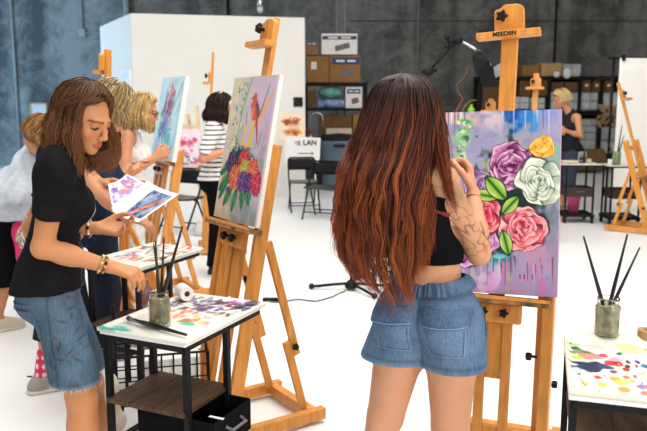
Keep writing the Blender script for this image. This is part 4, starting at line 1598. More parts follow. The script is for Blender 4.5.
def paint_right_palette():
    p = Paint(190, .73, (228, 226, 214), 9)
    p.mixin(np.clip(p.n1 + .15, 0, 1) * .5, (212, 206, 180))
    B = lambda x, y, rx, ry, c, al=.95, rot=0: p.blob(x, y * .60, rx * 1.6 if rx > .01 else rx * 2, ry * .62, rot, c, al, .3, .6)
    # x 0 near end .. 1 far; y 0 left side .. .73 right side
    B(.78, .07, .03, .07, (150, 196, 120))
    B(.72, .10, .025, .04, (40, 50, 90))
    B(.66, .16, .035, .13, (70, 110, 60))
    B(.66, .12, .03, .06, (120, 150, 70))
    B(.78, .28, .04, .12, (240, 196, 190))
    B(.60, .24, .04, .14, (226, 130, 130))
    B(.56, .10, .025, .06, (170, 206, 70))
    B(.64, .36, .03, .05, (196, 60, 90))
    B(.58, .44, .04, .08, (236, 150, 176))
    B(.52, .40, .035, .07, (206, 40, 50))
    B(.52, .46, .03, .05, (180, 20, 40))
    B(.44, .22, .05, .16, (20, 30, 60))
    B(.40, .20, .04, .13, (30, 40, 80))
    B(.44, .34, .03, .08, (50, 60, 110))
    B(.38, .40, .025, .05, (110, 50, 90))
    B(.44, .52, .02, .03, (160, 40, 30))
    B(.28, .26, .02, .03, (190, 60, 30))
    B(.28, .40, .03, .06, (232, 160, 40))
    B(.24, .46, .03, .08, (242, 200, 90))
    B(.32, .50, .02, .03, (190, 110, 40))
    B(.26, .54, .02, .04, (236, 170, 60))
    B(.80, .60, .07, .14, (242, 232, 150))
    B(.70, .50, .02, .03, (30, 110, 110))
    B(.66, .66, .03, .05, (200, 206, 230))
    B(.58, .64, .02, .025, (30, 60, 140))
    B(.52, .70, .02, .03, (30, 110, 120))
    B(.40, .66, .03, .05, (246, 226, 120))
    B(.30, .70, .03, .05, (120, 100, 170))
    B(.56, .56, .02, .025, (110, 50, 40))
    B(.50, .54, .02, .025, (50, 30, 30))
    B(.20, .66, .025, .05, (216, 90, 70))
    B(.34, .58, .02, .02, (220, 60, 60))
    rs = random.Random(3)
    for (x, y, rx, ry, c) in ((.18, .30, .03, .06, (240, 190, 80)), (.14, .46, .03, .06, (232, 150, 60)), (.20, .60, .03, .06, (130, 110, 180)), (.12, .62, .02, .05, (230, 120, 90)), (.16, .14, .02, .05, (226, 220, 120)), (.35, .10, .03, .05, (180, 200, 210))):
        B(x, y, rx, ry, c)
    for k in range(46):
        B(rs.uniform(.06, .9), rs.uniform(.04, 1.1), .008, .010, rs.choice([(206, 40, 50), (230, 160, 60), (60, 120, 70), (40, 50, 90), (240, 200, 200)]))
    for k in range(5):
        x = .14 + .1 * k
        p.stroke([(.30 - .05 * k, .05), (.14, .09)], .004, (60, 66, 60), .4)
    p.mixin(((p.x < .05) | (p.x > .96) | (p.y < .025)) * .5, (206, 200, 176))
    return p


palette_on(W3, paint_right_palette(), -.025, .555, -.01, .405, .7445, 'large palette sheet with many paint dabs on the right edge cart', up=.014)
cjr = G(606.5, 335, zT)
jar('glass jar with cloudy water and three brushes on the right edge cart', cjr, .044, .138, .80, wt=(.50, .48, .36))
in_jar(cjr, 583.5, 236, .02, (.012, .0), .0056, 'black brush leaning furthest left in the right edge jar')
in_jar(cjr, 627.5, 234, .02, (-.014, -.006), .0056, 'black brush leaning right in the right edge jar, its top end highest', tipz=.025)
in_jar(cjr, 640, 247, .05, (-.010, .012), .0050, 'black brush leaning furthest right in the right edge jar', tipz=.03)
c = G(648, 338, zT)
tag(MB().lathe([(.018, 0), (.036, 0), (.036, .030), (.018, .030), (.018, 0)], c, 24, cap0=False, cap1=False).build('masking_tape', mat('tape_brown', (.42, .26, .13), .5)), 'roll of brown masking tape at the far right edge of the palette', 'tape')

# far carts on the right
for (px, py, nm, t0) in ((562, 223, 'left one of the two far wheeled carts, behind the rose painting', (-.10, .44)), (607, 226, 'right one of the two far wheeled carts, before the white backdrop', (-.05, .48))):
    g = G(px, py)
    cart('paint cart, ' + nm, (g.x + .03, g.y, 0), R_(-4), casters=True, drawer_z=(.36, .48), top=t0, H=.80, depth=.36, legx=.36, board=False, top_m=mat('cream_top', (.74, .68, .58), .5))
    zt = .80
    gx, gy = g.x + .03, g.y
    if px == 562:
        jr = MB().lathe([(.05, 0), (.055, .02), (.055, .13), (.045, .15)], (gx + .25, gy + .15, zt), 16).build('water_jar', M['jar_glass'], smooth=True)
        tag(jr, 'cloudy jar on the left far wheeled cart', 'jar')
        tag(MB().lathe([(.035, 0), (.035, .05)], (gx + .36, gy + .2, zt), 12).build('paint_pot', mat('pot_cream', (.6, .5, .35), .5)), 'small cream paint pot beside the cloudy jar', 'paint pot')
        tag(MB().box((gx + .08, gy + .18, zt + .015), (.22, .16, .03)).build('paint_box', mat('cream_box', (.65, .58, .45), .5), bev=.006), 'flat cream paint box on the left far wheeled cart', 'paint box')
    else:
        jr = MB().lathe([(.05, 0), (.055, .02), (.055, .15), (.045, .17)], (gx + .10, gy + .15, zt), 16).build('water_jar', mat('green_jar', (.20, .26, .16), .2), smooth=True)
        tag(jr, 'green jar of brushes on the right far wheeled cart', 'jar')
        for k, (dx, L, nm2) in enumerate(((-.10, .20, 'brush leaning left in the green jar'), (.04, .40, 'long brush standing tallest in the green jar'), (.07, .26, 'short brush leaning right in the green jar'))):
            brush(nm2 + ' on the far cart', (gx + .10, gy + .15, zt + .02), (gx + .10 + dx * 1.4, gy + .15 + .02 * k, zt + .12 + L), .008)
        tag(MB().lathe([(.03, 0), (.03, .07)], (gx + .0, gy + .1, zt), 12).build('paint_pot', M['white_plastic']), 'white paint pot left of the green jar', 'paint pot')
# pink bag under the left far cart
g = G(575, 222)
t = thing('bucket', 'pink plastic bucket standing between the legs of the left far cart', 'bucket', (g.x + .02, g.y + .16, .118))
MB().lathe([(.07, 0), (.10, .26)], n=20, cap1=False).build('pail', mat('pink_plastic', (.62, .10, .22), .4), t, smooth=True)
MB().tube([(.10 * math.cos(k * math.pi / 10), 0, .25 + .08 * math.sin(k * math.pi / 10)) for k in range(11)], .006, 6).build('handle', M['white_plastic'], t)


# ================================================================== PEOPLE
class Fig:
    def __init__(s, x, y, heading, Ht=1.65, lean=0, twist=0, hip=1.0, bust=1.0, girth=1.0, side=0.0, head_at=None, head_yaw=0, head_pitch=0, head_roll=0, wr=None, wl=None, pole_r=None, pole_l=None, feet=((.0, .0), (.0, .0)), sh=1.0, thigh=1.0, legx=.088, shz=0.0, pw=1.0):
        s.S = S = Ht / 1.65
        s.root = V((x, y, 0))
        h = math.radians(heading)
        s.f, s.r, s.u = V((math.sin(h), math.cos(h), 0)), V((math.cos(h), -math.sin(h), 0)), V((0, 0, 1))
        hc = math.radians(heading + twist)
        fc, rc = V((math.sin(hc), math.cos(hc), 0)), V((math.cos(hc), -math.sin(hc), 0))
        l = math.radians(lean)
        s.side = side
        s.rc = rc
        s.uc = (s.u * math.cos(l) + fc * math.sin(l)).normalized()
        s.fc = s.uc.cross(s.rc).normalized()
        s.hip, s.bust, s.g, s.shw, s.th = hip, bust, girth, sh, thigh
        s.shz, s.pw = shz, pw
        s.SH = [s.C(.158 * sh, -.01, 1.355 + shz), s.C(-.158 * sh, -.01, 1.355 + shz)]      # right, left
        s.nb = s.C(0, -.012, 1.415)
        s.hc = V(head_at) if head_at is not None else s.nb + (s.uc * .115 + s.fc * .035) * S
        ya, pi_ = math.radians(heading + head_yaw), math.radians(head_pitch)
        hf0 = V((math.sin(ya), math.cos(ya), 0))
        s.hr = V((math.cos(ya), -math.sin(ya), 0))
        s.hf = (hf0 * math.cos(pi_) - s.u * math.sin(pi_)).normalized()
        s.hu = s.hr.cross(s.hf).normalized()
        if head_roll:
            q = Matrix.Rotation(math.radians(head_roll), 3, s.hf)
            s.hr, s.hu = q @ s.hr, q @ s.hu
        s.HIP = [s.H(legx * hip, 0, .87), s.H(-legx * hip, 0, .87)]
        s.ANK = [s.H(.085 + feet[0][0], -.02 + feet[0][1], .085), s.H(-.085 + feet[1][0], -.02 + feet[1][1], .085)]
        s.KNEE = []
        for i in (0, 1):
            m = (s.HIP[i] + s.ANK[i]) / 2
            s.KNEE.append(m + s.f * .03 * S + V((0, 0, .0)))
        s.WR, s.EL = [], []
        for i, (w, pole) in enumerate(((wr, pole_r), (wl, pole_l))):
            sg = 1 if i == 0 else -1
            a = s.SH[i]
            w = V(w) if w is not None else a + (-s.u * .50 + s.fc * .08 + s.rc * sg * .08) * S
            l1, l2 = .285 * S, .245 * S
            d = w - a
            D = min(d.length, (l1 + l2) * .995)
            w = a + d.normalized() * D
            d = d.normalized()
            ca = (l1 * l1 + D * D - l2 * l2) / (2 * l1 * D)
            ca = max(-1, min(1, ca))
            pl = V(pole) if pole is not None else (-s.u * .8 - s.fc * .5 + s.rc * sg * .35)
            pl = (pl - d * pl.dot(d)).normalized()
            s.EL.append(a + d * (l1 * ca) + pl * (l1 * math.sqrt(max(0, 1 - ca * ca))))
            s.WR.append(w)

    def H(s, x, y, z):
        return s.root + (s.r * x + s.f * y + s.u * z) * s.S

    def C(s, x, y, z):
        return s.H(s.side * (z - .98) / .4, 0, .98) + (s.rc * x + s.fc * y + s.uc * (z - .98)) * s.S

    def hd(s, x, y, z):
        return s.hc + (s.hr * x + s.hf * y + s.hu * z) * s.S

    # -------- sculpt pieces
    def torso(s, q, e=0.0, k=.035):
        S, g = s.S, s.g
        ac = (s.rc, s.fc, s.uc)
        ah = (s.r, s.f, s.u)
        q.ell(s.C(0, 0, 1.225), ((.138 * g + e) * S, (.098 * g + e) * S, (.165 + e) * S), ac, k)
        q.ell(s.C(0, .0, 1.05), ((.122 * g + e) * S, (.094 * g + e) * S, (.15 + e) * S), ac, k)
        for sg in (-1, 1):
            q.ell(s.C(sg * .068, .082 * g, 1.215), ((.062 * s.bust + e) * S, (.055 * s.bust + e) * S, (.062 * s.bust + e) * S), ac, .03)
            q.cap(s.C(0, -.012, 1.375), s.C(sg * .150 * s.shw, -.012, 1.352 + s.shz), (.055 + e) * S, (.050 + e) * S, k)
            q.cap(s.C(sg * .02, -.012, 1.425), s.C(sg * .11 * s.shw, -.015, 1.375 + s.shz * .6), (.040 + e) * S, (.036 + e) * S, k)
        return q

    def pelvis(s, q, e=0.0, k=.04):
        S, g, h = s.S, s.g, s.hip
        ah = (s.r, s.f, s.u)
        q.ell(s.H(0, 0, .93), ((.160 * h * s.pw + e) * S, (.108 * g * s.pw + e) * S, (.125 + e) * S), ah, k)
        for sg in (-1, 1):
            q.ell(s.H(sg * .078 * h, -.060 * g, .885), ((.082 * h + e) * S, (.085 * g + e) * S, (.092 + e) * S), ah, .035)
        return q

    def leg(s, q, i, e=0.0):
        S = s.S
        m0 = s.HIP[i].lerp(s.KNEE[i], .35)
        rt_ = (.086 * s.hip * s.th * .65 + .056 * .35)
        q.cap(s.HIP[i], m0, (min(.086 * s.hip * s.th, .088) + e) * S, (rt_ + e) * S, .03)
        q.cap(m0, s.KNEE[i], (rt_ + e) * S, (.056 * (.5 + .5 * s.th) + e) * S, .03)
        q.cap(s.KNEE[i], s.ANK[i], (.053 + e) * S, (.035 + e) * S, .03)
        m = s.KNEE[i] * .68 + s.ANK[i] * .32 - s.f * .018 * S
        q.ell(m, ((.046 + e) * S, (.052 + e) * S, (.11 + e) * S), (s.r, s.f, s.u), .03)
        return q

    def arm(s, q, i, e=0.0):
        S = s.S
        q.cap(s.SH[i], s.EL[i], (.048 + e) * S, (.037 + e) * S, .025)
        q.cap(s.EL[i], s.EL[i].lerp(s.WR[i], .4), (.037 + e) * S, (.036 + e) * S, .02)
        q.cap(s.EL[i].lerp(s.WR[i], .3), s.WR[i], (.037 + e) * S, (.024 + e) * S, .02)
        return q

    def foot(s, q, i, e=0.0):
        S = s.S
        a = s.ANK[i]
        heel = V((a.x, a.y, .035 * S)) - s.f * .035 * S
        toe = V((a.x, a.y, .025 * S)) + s.f * .15 * S
        q.cap(a, heel, (.036 + e) * S, (.034 + e) * S, .02)
        q.cap(heel, toe, (.034 + e) * S, (.026 + e) * S, .02)
        q.cap(a, toe, (.034 + e) * S, (.026 + e) * S, .03)
        return q

    def hand(s, q, i, d, n, curl=(.35, .5, .4), spread=.0, thumb=.5, sc=1.0):
        S = s.S * sc
        d = V(d).normalized()
        n = V(n)
        n = (n - d * n.dot(d)).normalized()
        l = d.cross(n) * (1 if i == 0 else -1)
        w = s.WR[i]
        for j, (o, ln, b) in enumerate(((.030, .070, .086), (.010, .078, .090), (-.011, .072, .086), (-.030, .056, .078))):
            kn = w + (d * b + l * o) * S
            q.cap(w + (l * o * .45) * S, kn, .0135 * S, .0115 * S, .012)
            p, a = kn, curl[0] * (1 + .12 * j)
            dd = (d + l * (o * spread * 8)).normalized()
            for t, (fr, r0, r1) in enumerate(((.45, .0098, .0090), (.30, .0090, .0082), (.25, .0082, .0068))):
                dr = dd * math.cos(a) + n * math.sin(a)
                e = p + dr * (ln * fr * S)
                q.cap(p, e, r0 * S, r1 * S, .004)
                p = e
                a += curl[min(t + 1, 2)]
        b0 = w + (d * .022 + l * .022 + n * .006) * S
        b1 = b0 + (d * .040 + l * .026 + n * .012 * thumb * 2) * S
        b2 = b1 + (d * .032 + l * (.012 - .016 * thumb) + n * .020 * thumb) * S
        b3 = b2 + (d * .024 + l * (.004 - .020 * thumb) + n * .014 * thumb) * S
        q.cap(b0, b1, .0145 * S, .012 * S, .012)
        q.cap(b1, b2, .0115 * S, .0098 * S, .005)
        q.cap(b2, b3, .0098 * S, .0078 * S, .004)
        return b3

    def head(s, q):
        S = s.S
        a = (s.hr, s.hf, s.hu)
        E = lambda c, r, k=.02, op='u': q.ell(s.hd(*c), tuple(x * S for x in r), a, k, op)
        q.cap(s.nb, s.hd(0, -.02, -.06), .053 * S, .050 * S, .03)
        E((0, -.012, .032), (.073, .092, .083), .02)
        E((0, .028, -.025), (.060, .060, .085), .03)
        E((0, .036, -.075), (.044, .046, .036), .025)
        E((0, .070, -.098), (.018, .014, .014), .02)
        for g in (-1, 1):
            E((g * .036, .058, -.032), (.026, .024, .026), .02)
            E((g * .032, .092, .000), (.018, .014, .011), .010, 's')
            E((g * .031, .076, .001), (.0165, .013, .0125), .004)
            E((g * .075, -.006, -.015), (.010, .020, .031), .008)
            E((g * .010, .098, -.040), (.009, .010, .007), .006)
        E((0, .080, .020), (.046, .016, .010), .015)
        q.cap(s.hd(0, .090, .010), s.hd(0, .109, -.033), .008 * S, .0105 * S, .010)
        E((0, .088, -.064), (.021, .011, .0062), .006)
        E((0, .086, -.074), (.018, .011, .0068), .006)
        return q

    def face_cols(s, pos, lip=(.80, .45, .42), brow=(.35, .25, .2)):
        S = s.S
        L = (pos - np.array(s.hc)) @ np.array([s.hr, s.hf, s.hu]).T / S
        c = np.ones((len(pos), 3))
        x, y, z = np.abs(L[:, 0]), L[:, 1], L[:, 2]
        head = np.linalg.norm(L, axis=1) < .16
        m = head & (y > .075) & (((x / .023) ** 2 + ((z + .069) / .011) ** 2) < 1)
        c[m] = lip
        m = head & (y > .05) & (np.abs(z - (.021 - ((x - .03) ** 2) * 8)) < .0038) & (x > .010) & (x < .054)
        c[m] = brow
        m = head & (y > .06) & (np.abs(z + .008 - 4 * (x - .031) ** 2) < .0030) & (np.abs(x - .031) < .017)
        c[m] = (.10, .06, .05)
        m = head & (y > .06) & (z > -.006) & (z < .010) & (np.abs(x - .031) < .019)
        c[m] = c[m] * .86
        ck = np.exp(-(((x - .042) / .018) ** 2 + ((z + .035) / .018) ** 2)) * (head & (y > .03))
        c = c * (1 - ck[:, None] * np.array([0, .16, .16]))
        return c


def skin(name, col):
    return mat(name, col, .48, var=.05, scale=14, spec=.35, sss=.12, attr=True)


def cloth(name, col, rough=.85, attr=False, col2=None, scale=30, bump=.25, bscale=220, var=.1, **k):
    return mat(name, col, rough, scale=scale, bump=bump, bscale=bscale, col2=col2, spec=.08, attr=attr, var=var, **k)


def body(fg, parent, m, vox, hands=((None, None),) * 2, shoes=True, cols=None, legs=True, handk=({}, {}), relax=1):
    q = SDF()
    fg.torso(q)
    fg.pelvis(q)
    for i in (0, 1):
        fg.leg(q, i)
        fg.foot(q, i)
        fg.arm(q, i)
    fg.head(q)
    for i in (0, 1):
        d, n = hands[i]
        d = d if d is not None else (fg.WR[i] - fg.EL[i])
        n = n if n is not None else (fg.rc * (-1 if i == 0 else 1))
        fg.hand(q, i, d, n, **handk[i])
    pos, fs = q.geo(vox)
    c = fg.face_cols(pos)
    if cols is not None:
        c = cols(pos, c)
    return np_mesh('body', pos, fs, m, parent, cols=c, relax=relax)


def shirt(fg, parent, m, vox, hem, e=.014, sleeve=.55, neck=.075, name='shirt', flare=.02, wr=.004, seed=0, cols=None, hipcover=True, zneck=1.43, fneck=.02, sleeve_e=.018, under=None):
    q = SDF()
    fg.torso(q, e)
    if hipcover:
        q.ell(fg.H(0, 0, .95), ((.150 * fg.hip + e + flare) * fg.S, (.105 * fg.g + e + flare) * fg.S, .15 * fg.S), (fg.r, fg.f, fg.u), .05)
        for sg in (-1, 1):
            q.ell(fg.H(sg * .078 * fg.hip, -.058 * fg.g, .885), ((.080 * fg.hip + e + .010) * fg.S, (.085 * fg.g + e + .014) * fg.S, (.092 + e) * fg.S), (fg.r, fg.f, fg.u), .035)
    for i in (0, 1):
        if sleeve:
            b = fg.SH[i].lerp(fg.EL[i], min(sleeve, 1.0))
            q.cap(fg.SH[i], b, (.050 + e) * fg.S, (.043 + sleeve_e) * fg.S, .03, flat=sleeve <= 1)
            if sleeve > 1:
                q.cap(fg.EL[i], fg.EL[i].lerp(fg.WR[i], min(sleeve - 1, .95)), (.042 + e) * fg.S, (.030 + e) * fg.S, .02, flat=True)
        else:
            q.cap(fg.SH[i] + (fg.SH[i] - fg.SH[1 - i]).normalized() * .005, fg.SH[i] + (fg.SH[i] - fg.SH[1 - i]).normalized() * .16, .085 * fg.S, .085 * fg.S, .004, 's')
    q.noise(wr, 38, seed, (1, 1, .6))
    q.ell(fg.C(0, fneck, zneck + .01), (neck * fg.S * 1.05, neck * fg.S, .075 * fg.S), (fg.rc, fg.fc, fg.uc), .006, 's')
    q.plane(fg.H(0, 0, hem), (0, 0, -1))
    pos, fs = q.geo(vox)
    c = cols(pos) if cols is not None else None
    return np_mesh(name, pos, fs, m, parent, cols=c)


def trousers(fg, parent, m, vox, hem, top=1.0, e=.012, flare=.0, name='trousers', wr=.003, seed=1, upto=None, cols=None, extra=None):
    q = SDF()
    fg.pelvis(q, e)
    q.ell(fg.H(0, 0, 1.0), ((.128 * fg.g * fg.pw + e) * fg.S, (.098 * fg.g * fg.pw + e) * fg.S, .10 * fg.S), (fg.r, fg.f, fg.u), .04)
    for i in (0, 1):
        k, a = fg.KNEE[i], fg.ANK[i]
        if hem > k.z:
            t = (fg.HIP[i].z - hem) / (fg.HIP[i].z - k.z)
            b = fg.HIP[i].lerp(k, min(1, t + .25))
            q.cap(fg.HIP[i], b, (min(.088 * fg.hip * fg.th, .088) + e) * fg.S, ((.088 * fg.hip * fg.th + (.056 - .088 * fg.hip * fg.th) * min(1, t + .25)) + e + flare) * fg.S, .025)
        else:
            t = (k.z - hem) / (k.z - a.z)
            b = k.lerp(a, min(1, t + .1))
            q.cap(fg.HIP[i], k, (.088 * fg.hip * fg.th + e) * fg.S, (.058 + e + flare * .6) * fg.S, .025)
            q.cap(k, b, (.058 + e + flare * .6) * fg.S, (.05 + e + flare) * fg.S, .02)
    if extra:
        extra(q)
    q.noise(wr, 30, seed, (1, 1, .5))
    q.plane(fg.H(0, 0, top), (0, 0, 1))
    q.plane((0, 0, hem), (0, 0, -1))
    pos, fs = q.geo(vox)
    return np_mesh(name, pos, fs, m, parent, cols=cols(pos) if cols else None)


def shoe(fg, i, parent, m, sole, vox=.006, name='shoe'):
    q = SDF()
    fg.foot(q, i, .010)
    q.plane((0, 0, .095 * fg.S), (0, 0, 1))
    q.plane((0, 0, .018), (0, 0, -1))
    pos, fs = q.geo(vox)
    o = np_mesh(name, pos, fs, m, parent)
    q = SDF()
    a = fg.ANK[i]
    q.cap(V((a.x, a.y, .03)) - fg.f * .04 * fg.S, V((a.x, a.y, .03)) + fg.f * .155 * fg.S, .052 * fg.S, .044 * fg.S, .01)
    q.plane((0, 0, .024), (0, 0, 1))
    q.plane((0, 0, .0), (0, 0, -1))
    pos, fs = q.geo(vox)
    np_mesh('sole', pos, fs, sole, o)
    for v in o.children:
        pass
    return o


def fix_child_origin(root):
    """children meshes are stored relative to the root; grandchildren keep the same frame"""
    return root


def hair(fg, parent, n, length, face=56, flare=.02, curl=.03, wave=.006, cols=((60, 40, 25), (110, 75, 45)), tip=None, rad=.0016, seed=0, steps=18, grow=0.0, part=0.0, m=None, len_front=None, shell=True, line=48, tuck=0, back_len=None, vol=0.0, name='hair'):
    S = fg.S
    rs = np.random.RandomState(seed)
    ph0 = rs.uniform(-math.pi, math.pi, n)
    th0 = np.radians(4 + 84 * np.sqrt(rs.rand(n)))
    rsx = rs.rand(n)
    keep = rs.rand(n)
    inface = (np.abs(ph0) < math.radians(face)) & (th0 > math.radians(line))
    th0 = np.where(inface, np.radians(rs.uniform(4, line, n)), th0)
    lay = (.004 + .014 * rsx + vol * rsx)
    fa = math.radians(face)
    L = length * (1 + rs.normal(0, .06, n))
    if len_front is not None:
        fr = np.clip(1 - np.abs(ph0) / math.radians(110), 0, 1)
        L = L * (1 - fr) + len_front * fr * (1 + rs.normal(0, .08, n))
    clump_id = rs.randint(0, 70, n)
    cph = rs.uniform(0, 6.28, 70)
    cam_ = rs.uniform(.4, 1.2, 70)
    a, b, c = .078, .096, .090
    th1 = math.radians(102)
    out = np.zeros((n, steps, 3))
    arc = .094 * (th1 - th0)
    tot = arc + L
    hr, hf, hu, hc = (np.array(v) for v in (fg.hr, fg.hf, fg.hu, fg.hc))
    for k in range(steps):
        s = k / (steps - 1) * tot
        th = np.minimum(th0 + s / .094, th1)
        w = np.clip((np.degrees(th) - line + 8) / 34, 0, 1)
        w = w * w * (3 - 2 * w)
        sg = np.where(ph0 - part >= 0, 1, -1)
        fm = np.abs(ph0) < fa
        ph = np.where(fm, ph0 + (sg * (fa + .12 * rsx) - ph0) * w, ph0)
        if tuck:
            w2 = np.clip((np.degrees(th) - 62) / 34, 0, 1) * ((ph * tuck > 0) & (np.abs(ph) < math.radians(108)) & (keep > .22))
            ph = ph + (tuck * math.radians(112) - ph) * w2
        x, y, z = (a + lay) * np.sin(th) * np.sin(ph), -.012 + (b + lay) * np.sin(th) * np.cos(ph), .032 + (c + lay) * np.cos(th)
        drop = np.maximum(0, s - arc)
        t = np.clip(drop / np.maximum(L, 1e-4), 0, 1)
        oo = flare * np.sin(np.minimum(t * 1.25, 1) * math.pi * .5) * (1 + grow * t) - curl * np.clip(t - .6, 0, 1) ** 2 * 6 * (cam_[clump_id] * 2.2 - .75)
        wv = wave * np.sin(drop * 38 + cph[clump_id]) * cam_[clump_id] * np.clip(t * 3, 0, 1)
        ox, oy = np.sin(ph), np.cos(ph)
        x = x + ox * (oo + wv) + oy * wv * .5
        y = y + oy * (oo + wv) - ox * wv * .5
        base = hc + (x[:, None] * hr + y[:, None] * hf + z[:, None] * hu) * S
        base[:, 2] -= drop * S
        out[:, k] = base
    out += rs.normal(0, .0012, (n, 1, 3)) + np.cumsum(rs.normal(0, .0009, (n, steps, 3)), axis=1)
    pr = np.linspace(1, .35, steps)[None, :] * rad * rs.uniform(.7, 1.3, (n, 1)) * np.ones((n, steps))
    c0, c1 = np.array(rgb(*cols[0])), np.array(rgb(*cols[1]))
    mixv = np.clip(.5 + .35 * np.sin(cph[clump_id] * 3) + rs.normal(0, .25, n), 0, 1)
    cc = c0 + (c1 - c0) * mixv[:, None]
    cc = np.repeat(cc[:, None, :], steps, 1)
    if tip is not None:
        tt = np.linspace(0, 1, steps)[None, :, None] ** 1.3
        cc = cc * (1 - tt) + np.array(rgb(*tip)) * tt
    o = strands_mesh(name, out, pr, cc, m or M['hair'], parent)
    if shell:
        q = SDF()
        q.ell(fg.hd(0, -.018, .036), tuple(v * S for v in (a + .003, b + .001, c + .002)), (fg.hr, fg.hf, fg.hu))
        q.ell(fg.hd(0, .075, -.035), tuple(v * S for v in (.062, .075, .082)), (fg.hr, fg.hf, fg.hu), .02, 's')
        q.ell(fg.hd(0, .150, .010), tuple(v * S for v in (.090, .100, .098)), (fg.hr, fg.hf, fg.hu), .015, 's')
        q.cap(fg.hd(-.12, .03, -.03), fg.hd(.12, .03, -.03), .04 * S, .04 * S, .02, 's')
        q.cap(fg.hd(0, .02, -.12), fg.hd(0, .02, -.04), .055 * S, .055 * S, .02, 's')
        nn = fg.hf * .75 - fg.hu * .66
        q.plane(fg.hd(0, 0, 0) - nn * (.012 * S), nn)
        if length > .06:
            q.cap(fg.hd(0, -.05, .0), fg.hd(0, -.05, 0) + V((0, 0, -length * .75 * S)), .075 * S, .06 * S, .03)
            q.cap(fg.hd(0, .02, -.14), fg.hd(0, .045, -.04), .062 * S, .062 * S, .02, 's')
        pos, fs = q.geo(.007)
        np_mesh('hair_base', pos, fs, m or M['hair'], o, cols=np.tile(c0 * .8, (len(pos), 1)))
    return o


def eyes(fg, parent, vox=None):
    for g in (-1, 1):
        c = fg.hd(g * .031, .0775, -.003)
        o = MB().ball(c, .0125 * fg.S, 14, 10).build('eye', M['eye'], parent, smooth=True, world=True)


M['eye'] = mat('eye_dark', (.05, .03, .02), .2)
# put mesh of children of children in the same frame as the root: parents' location is zero below the root
M['skin_tan'] = skin('skin_tan', (.53, .225, .095))
M['skin_pale'] = skin('skin_pale', (.58, .285, .160))
M['skin_mid'] = skin('skin_mid', (.58, .265, .135))
M['white_sole'] = mat('white_sole', (.75, .72, .66), .6)


def denim_mat(name, c1, c2, fade=0.0):
    m, nt, b = new_mat(name)
    N, L = nt.nodes, nt.links
    tc = N.new('ShaderNodeTexCoord')
    n1 = N.new('ShaderNodeTexNoise')
    n1.inputs['Scale'].default_value, n1.inputs['Detail'].default_value = 9, 6
    L.new(tc.outputs['Object'], n1.inputs['Vector'])
    mp = N.new('ShaderNodeMapping')
    mp.inputs['Scale'].default_value = (260, 260, 26)
    L.new(tc.outputs['Object'], mp.inputs[0])
    n2 = N.new('ShaderNodeTexNoise')
    n2.inputs['Scale'].default_value, n2.inputs['Detail'].default_value = 1, 2
    L.new(mp.outputs[0], n2.inputs['Vector'])
    ad = N.new('ShaderNodeMath')
    ad.operation = 'MULTIPLY_ADD'
    ad.inputs[1].default_value = .45
    L.new(n2.outputs['Fac'], ad.inputs[0])
    sc = N.new('ShaderNodeMath')
    sc.operation = 'MULTIPLY'
    sc.inputs[1].default_value = .55
    L.new(n1.outputs['Fac'], sc.inputs[0])
    L.new(sc.outputs[0], ad.inputs[2])
    rp = N.new('ShaderNodeValToRGB')
    e = rp.color_ramp.elements
    e[0].position, e[1].position = .36, .62
    e[0].color, e[1].color = (*c1, 1), (*c2, 1)
    L.new(ad.outputs[0], rp.inputs[0])
    at = N.new('ShaderNodeVertexColor')
    at.layer_name = 'Col'
    mx = N.new('ShaderNodeMix')
    mx.data_type, mx.blend_type = 'RGBA', 'MULTIPLY'
    mx.inputs[0].default_value = 1
    L.new(rp.outputs[0], mx.inputs[6])
    L.new(at.outputs[0], mx.inputs[7])
    L.new(mx.outputs[2], b.inputs['Base Color'])
    b.inputs['Roughness'].default_value = .85
    b.inputs['Specular IOR Level'].default_value = .2
    bp = N.new('ShaderNodeBump')
    bp.inputs['Strength'].default_value = .25
    bp.inputs['Distance'].default_value = .003
    L.new(ad.outputs[0], bp.inputs['Height'])
    L.new(bp.outputs[0], b.inputs['Normal'])
    return m


M['denim_blue'] = denim_mat('denim_blue', (.048, .090, .165), (.125, .200, .310))
M['denim_grey'] = denim_mat('denim_greyblue', (.036, .068, .112), (.085, .135, .195))


def bvh_of(o):
    me = o.data
    return BVHTree.FromPolygons([tuple(v.co) for v in me.vertices], [tuple(p.vertices) for p in me.polygons])


def patch(name, surf, parent, root, origin, ex, ey, ray, nu, nv, m, off=.004, shape=None, lift=None, cols=(1, 1, 1), thick=.004):
    """cloth patch laid on a garment: grid origin + u*ex + v*ey cast along `ray` onto the surface"""
    bv = bvh_of(surf)
    o = V(origin) - root
    ex, ey, ray = V(ex), V(ey), V(ray).normalized()
    vs, ok = [], []
    for j in range(nv + 1):
        for i in range(nu + 1):
            u, v = i / nu, j / nv
            if shape:
                u, v = shape(u, v)
            p = o + ex * u + ey * v
            h = bv.ray_cast(p - ray * .3, ray)
            q = h[0] if h[0] else (bv.find_nearest(p + ray * .22)[0])
            l = lift(i / nu, j / nv) if lift else 0
            vs.append(q - ray * (off + l))
    W = nu + 1
    n = len(vs)
    fs = [(j * W + i, j * W + i + 1, (j + 1) * W + i + 1, (j + 1) * W + i) for j in range(nv) for i in range(nu)]
    back = [v + ray * thick for v in vs]
    rim = list(range(nu)) + [k * W + nu for k in range(nv)] + [nv * W + k for k in range(nu, 0, -1)] + [k * W for k in range(nv, 0, -1)]
    fs2 = [tuple(i + n for i in f[::-1]) for f in fs]
    side = [(rim[(k + 1) % len(rim)], rim[k], rim[k] + n, rim[(k + 1) % len(rim)] + n) for k in range(len(rim))]
    mb = MB().add(vs + back, fs + fs2 + side)
    ob = mb.build(name, m, parent, smooth=True)
    me = ob.data
    set_cols(me, np.tile(np.array(cols, float), (len(me.vertices), 1)))
    bm = bmesh.new()
    bm.from_mesh(me)
    bmesh.ops.recalc_face_normals(bm, faces=bm.faces)
    bm.to_mesh(me)
    bm.free()
    return ob


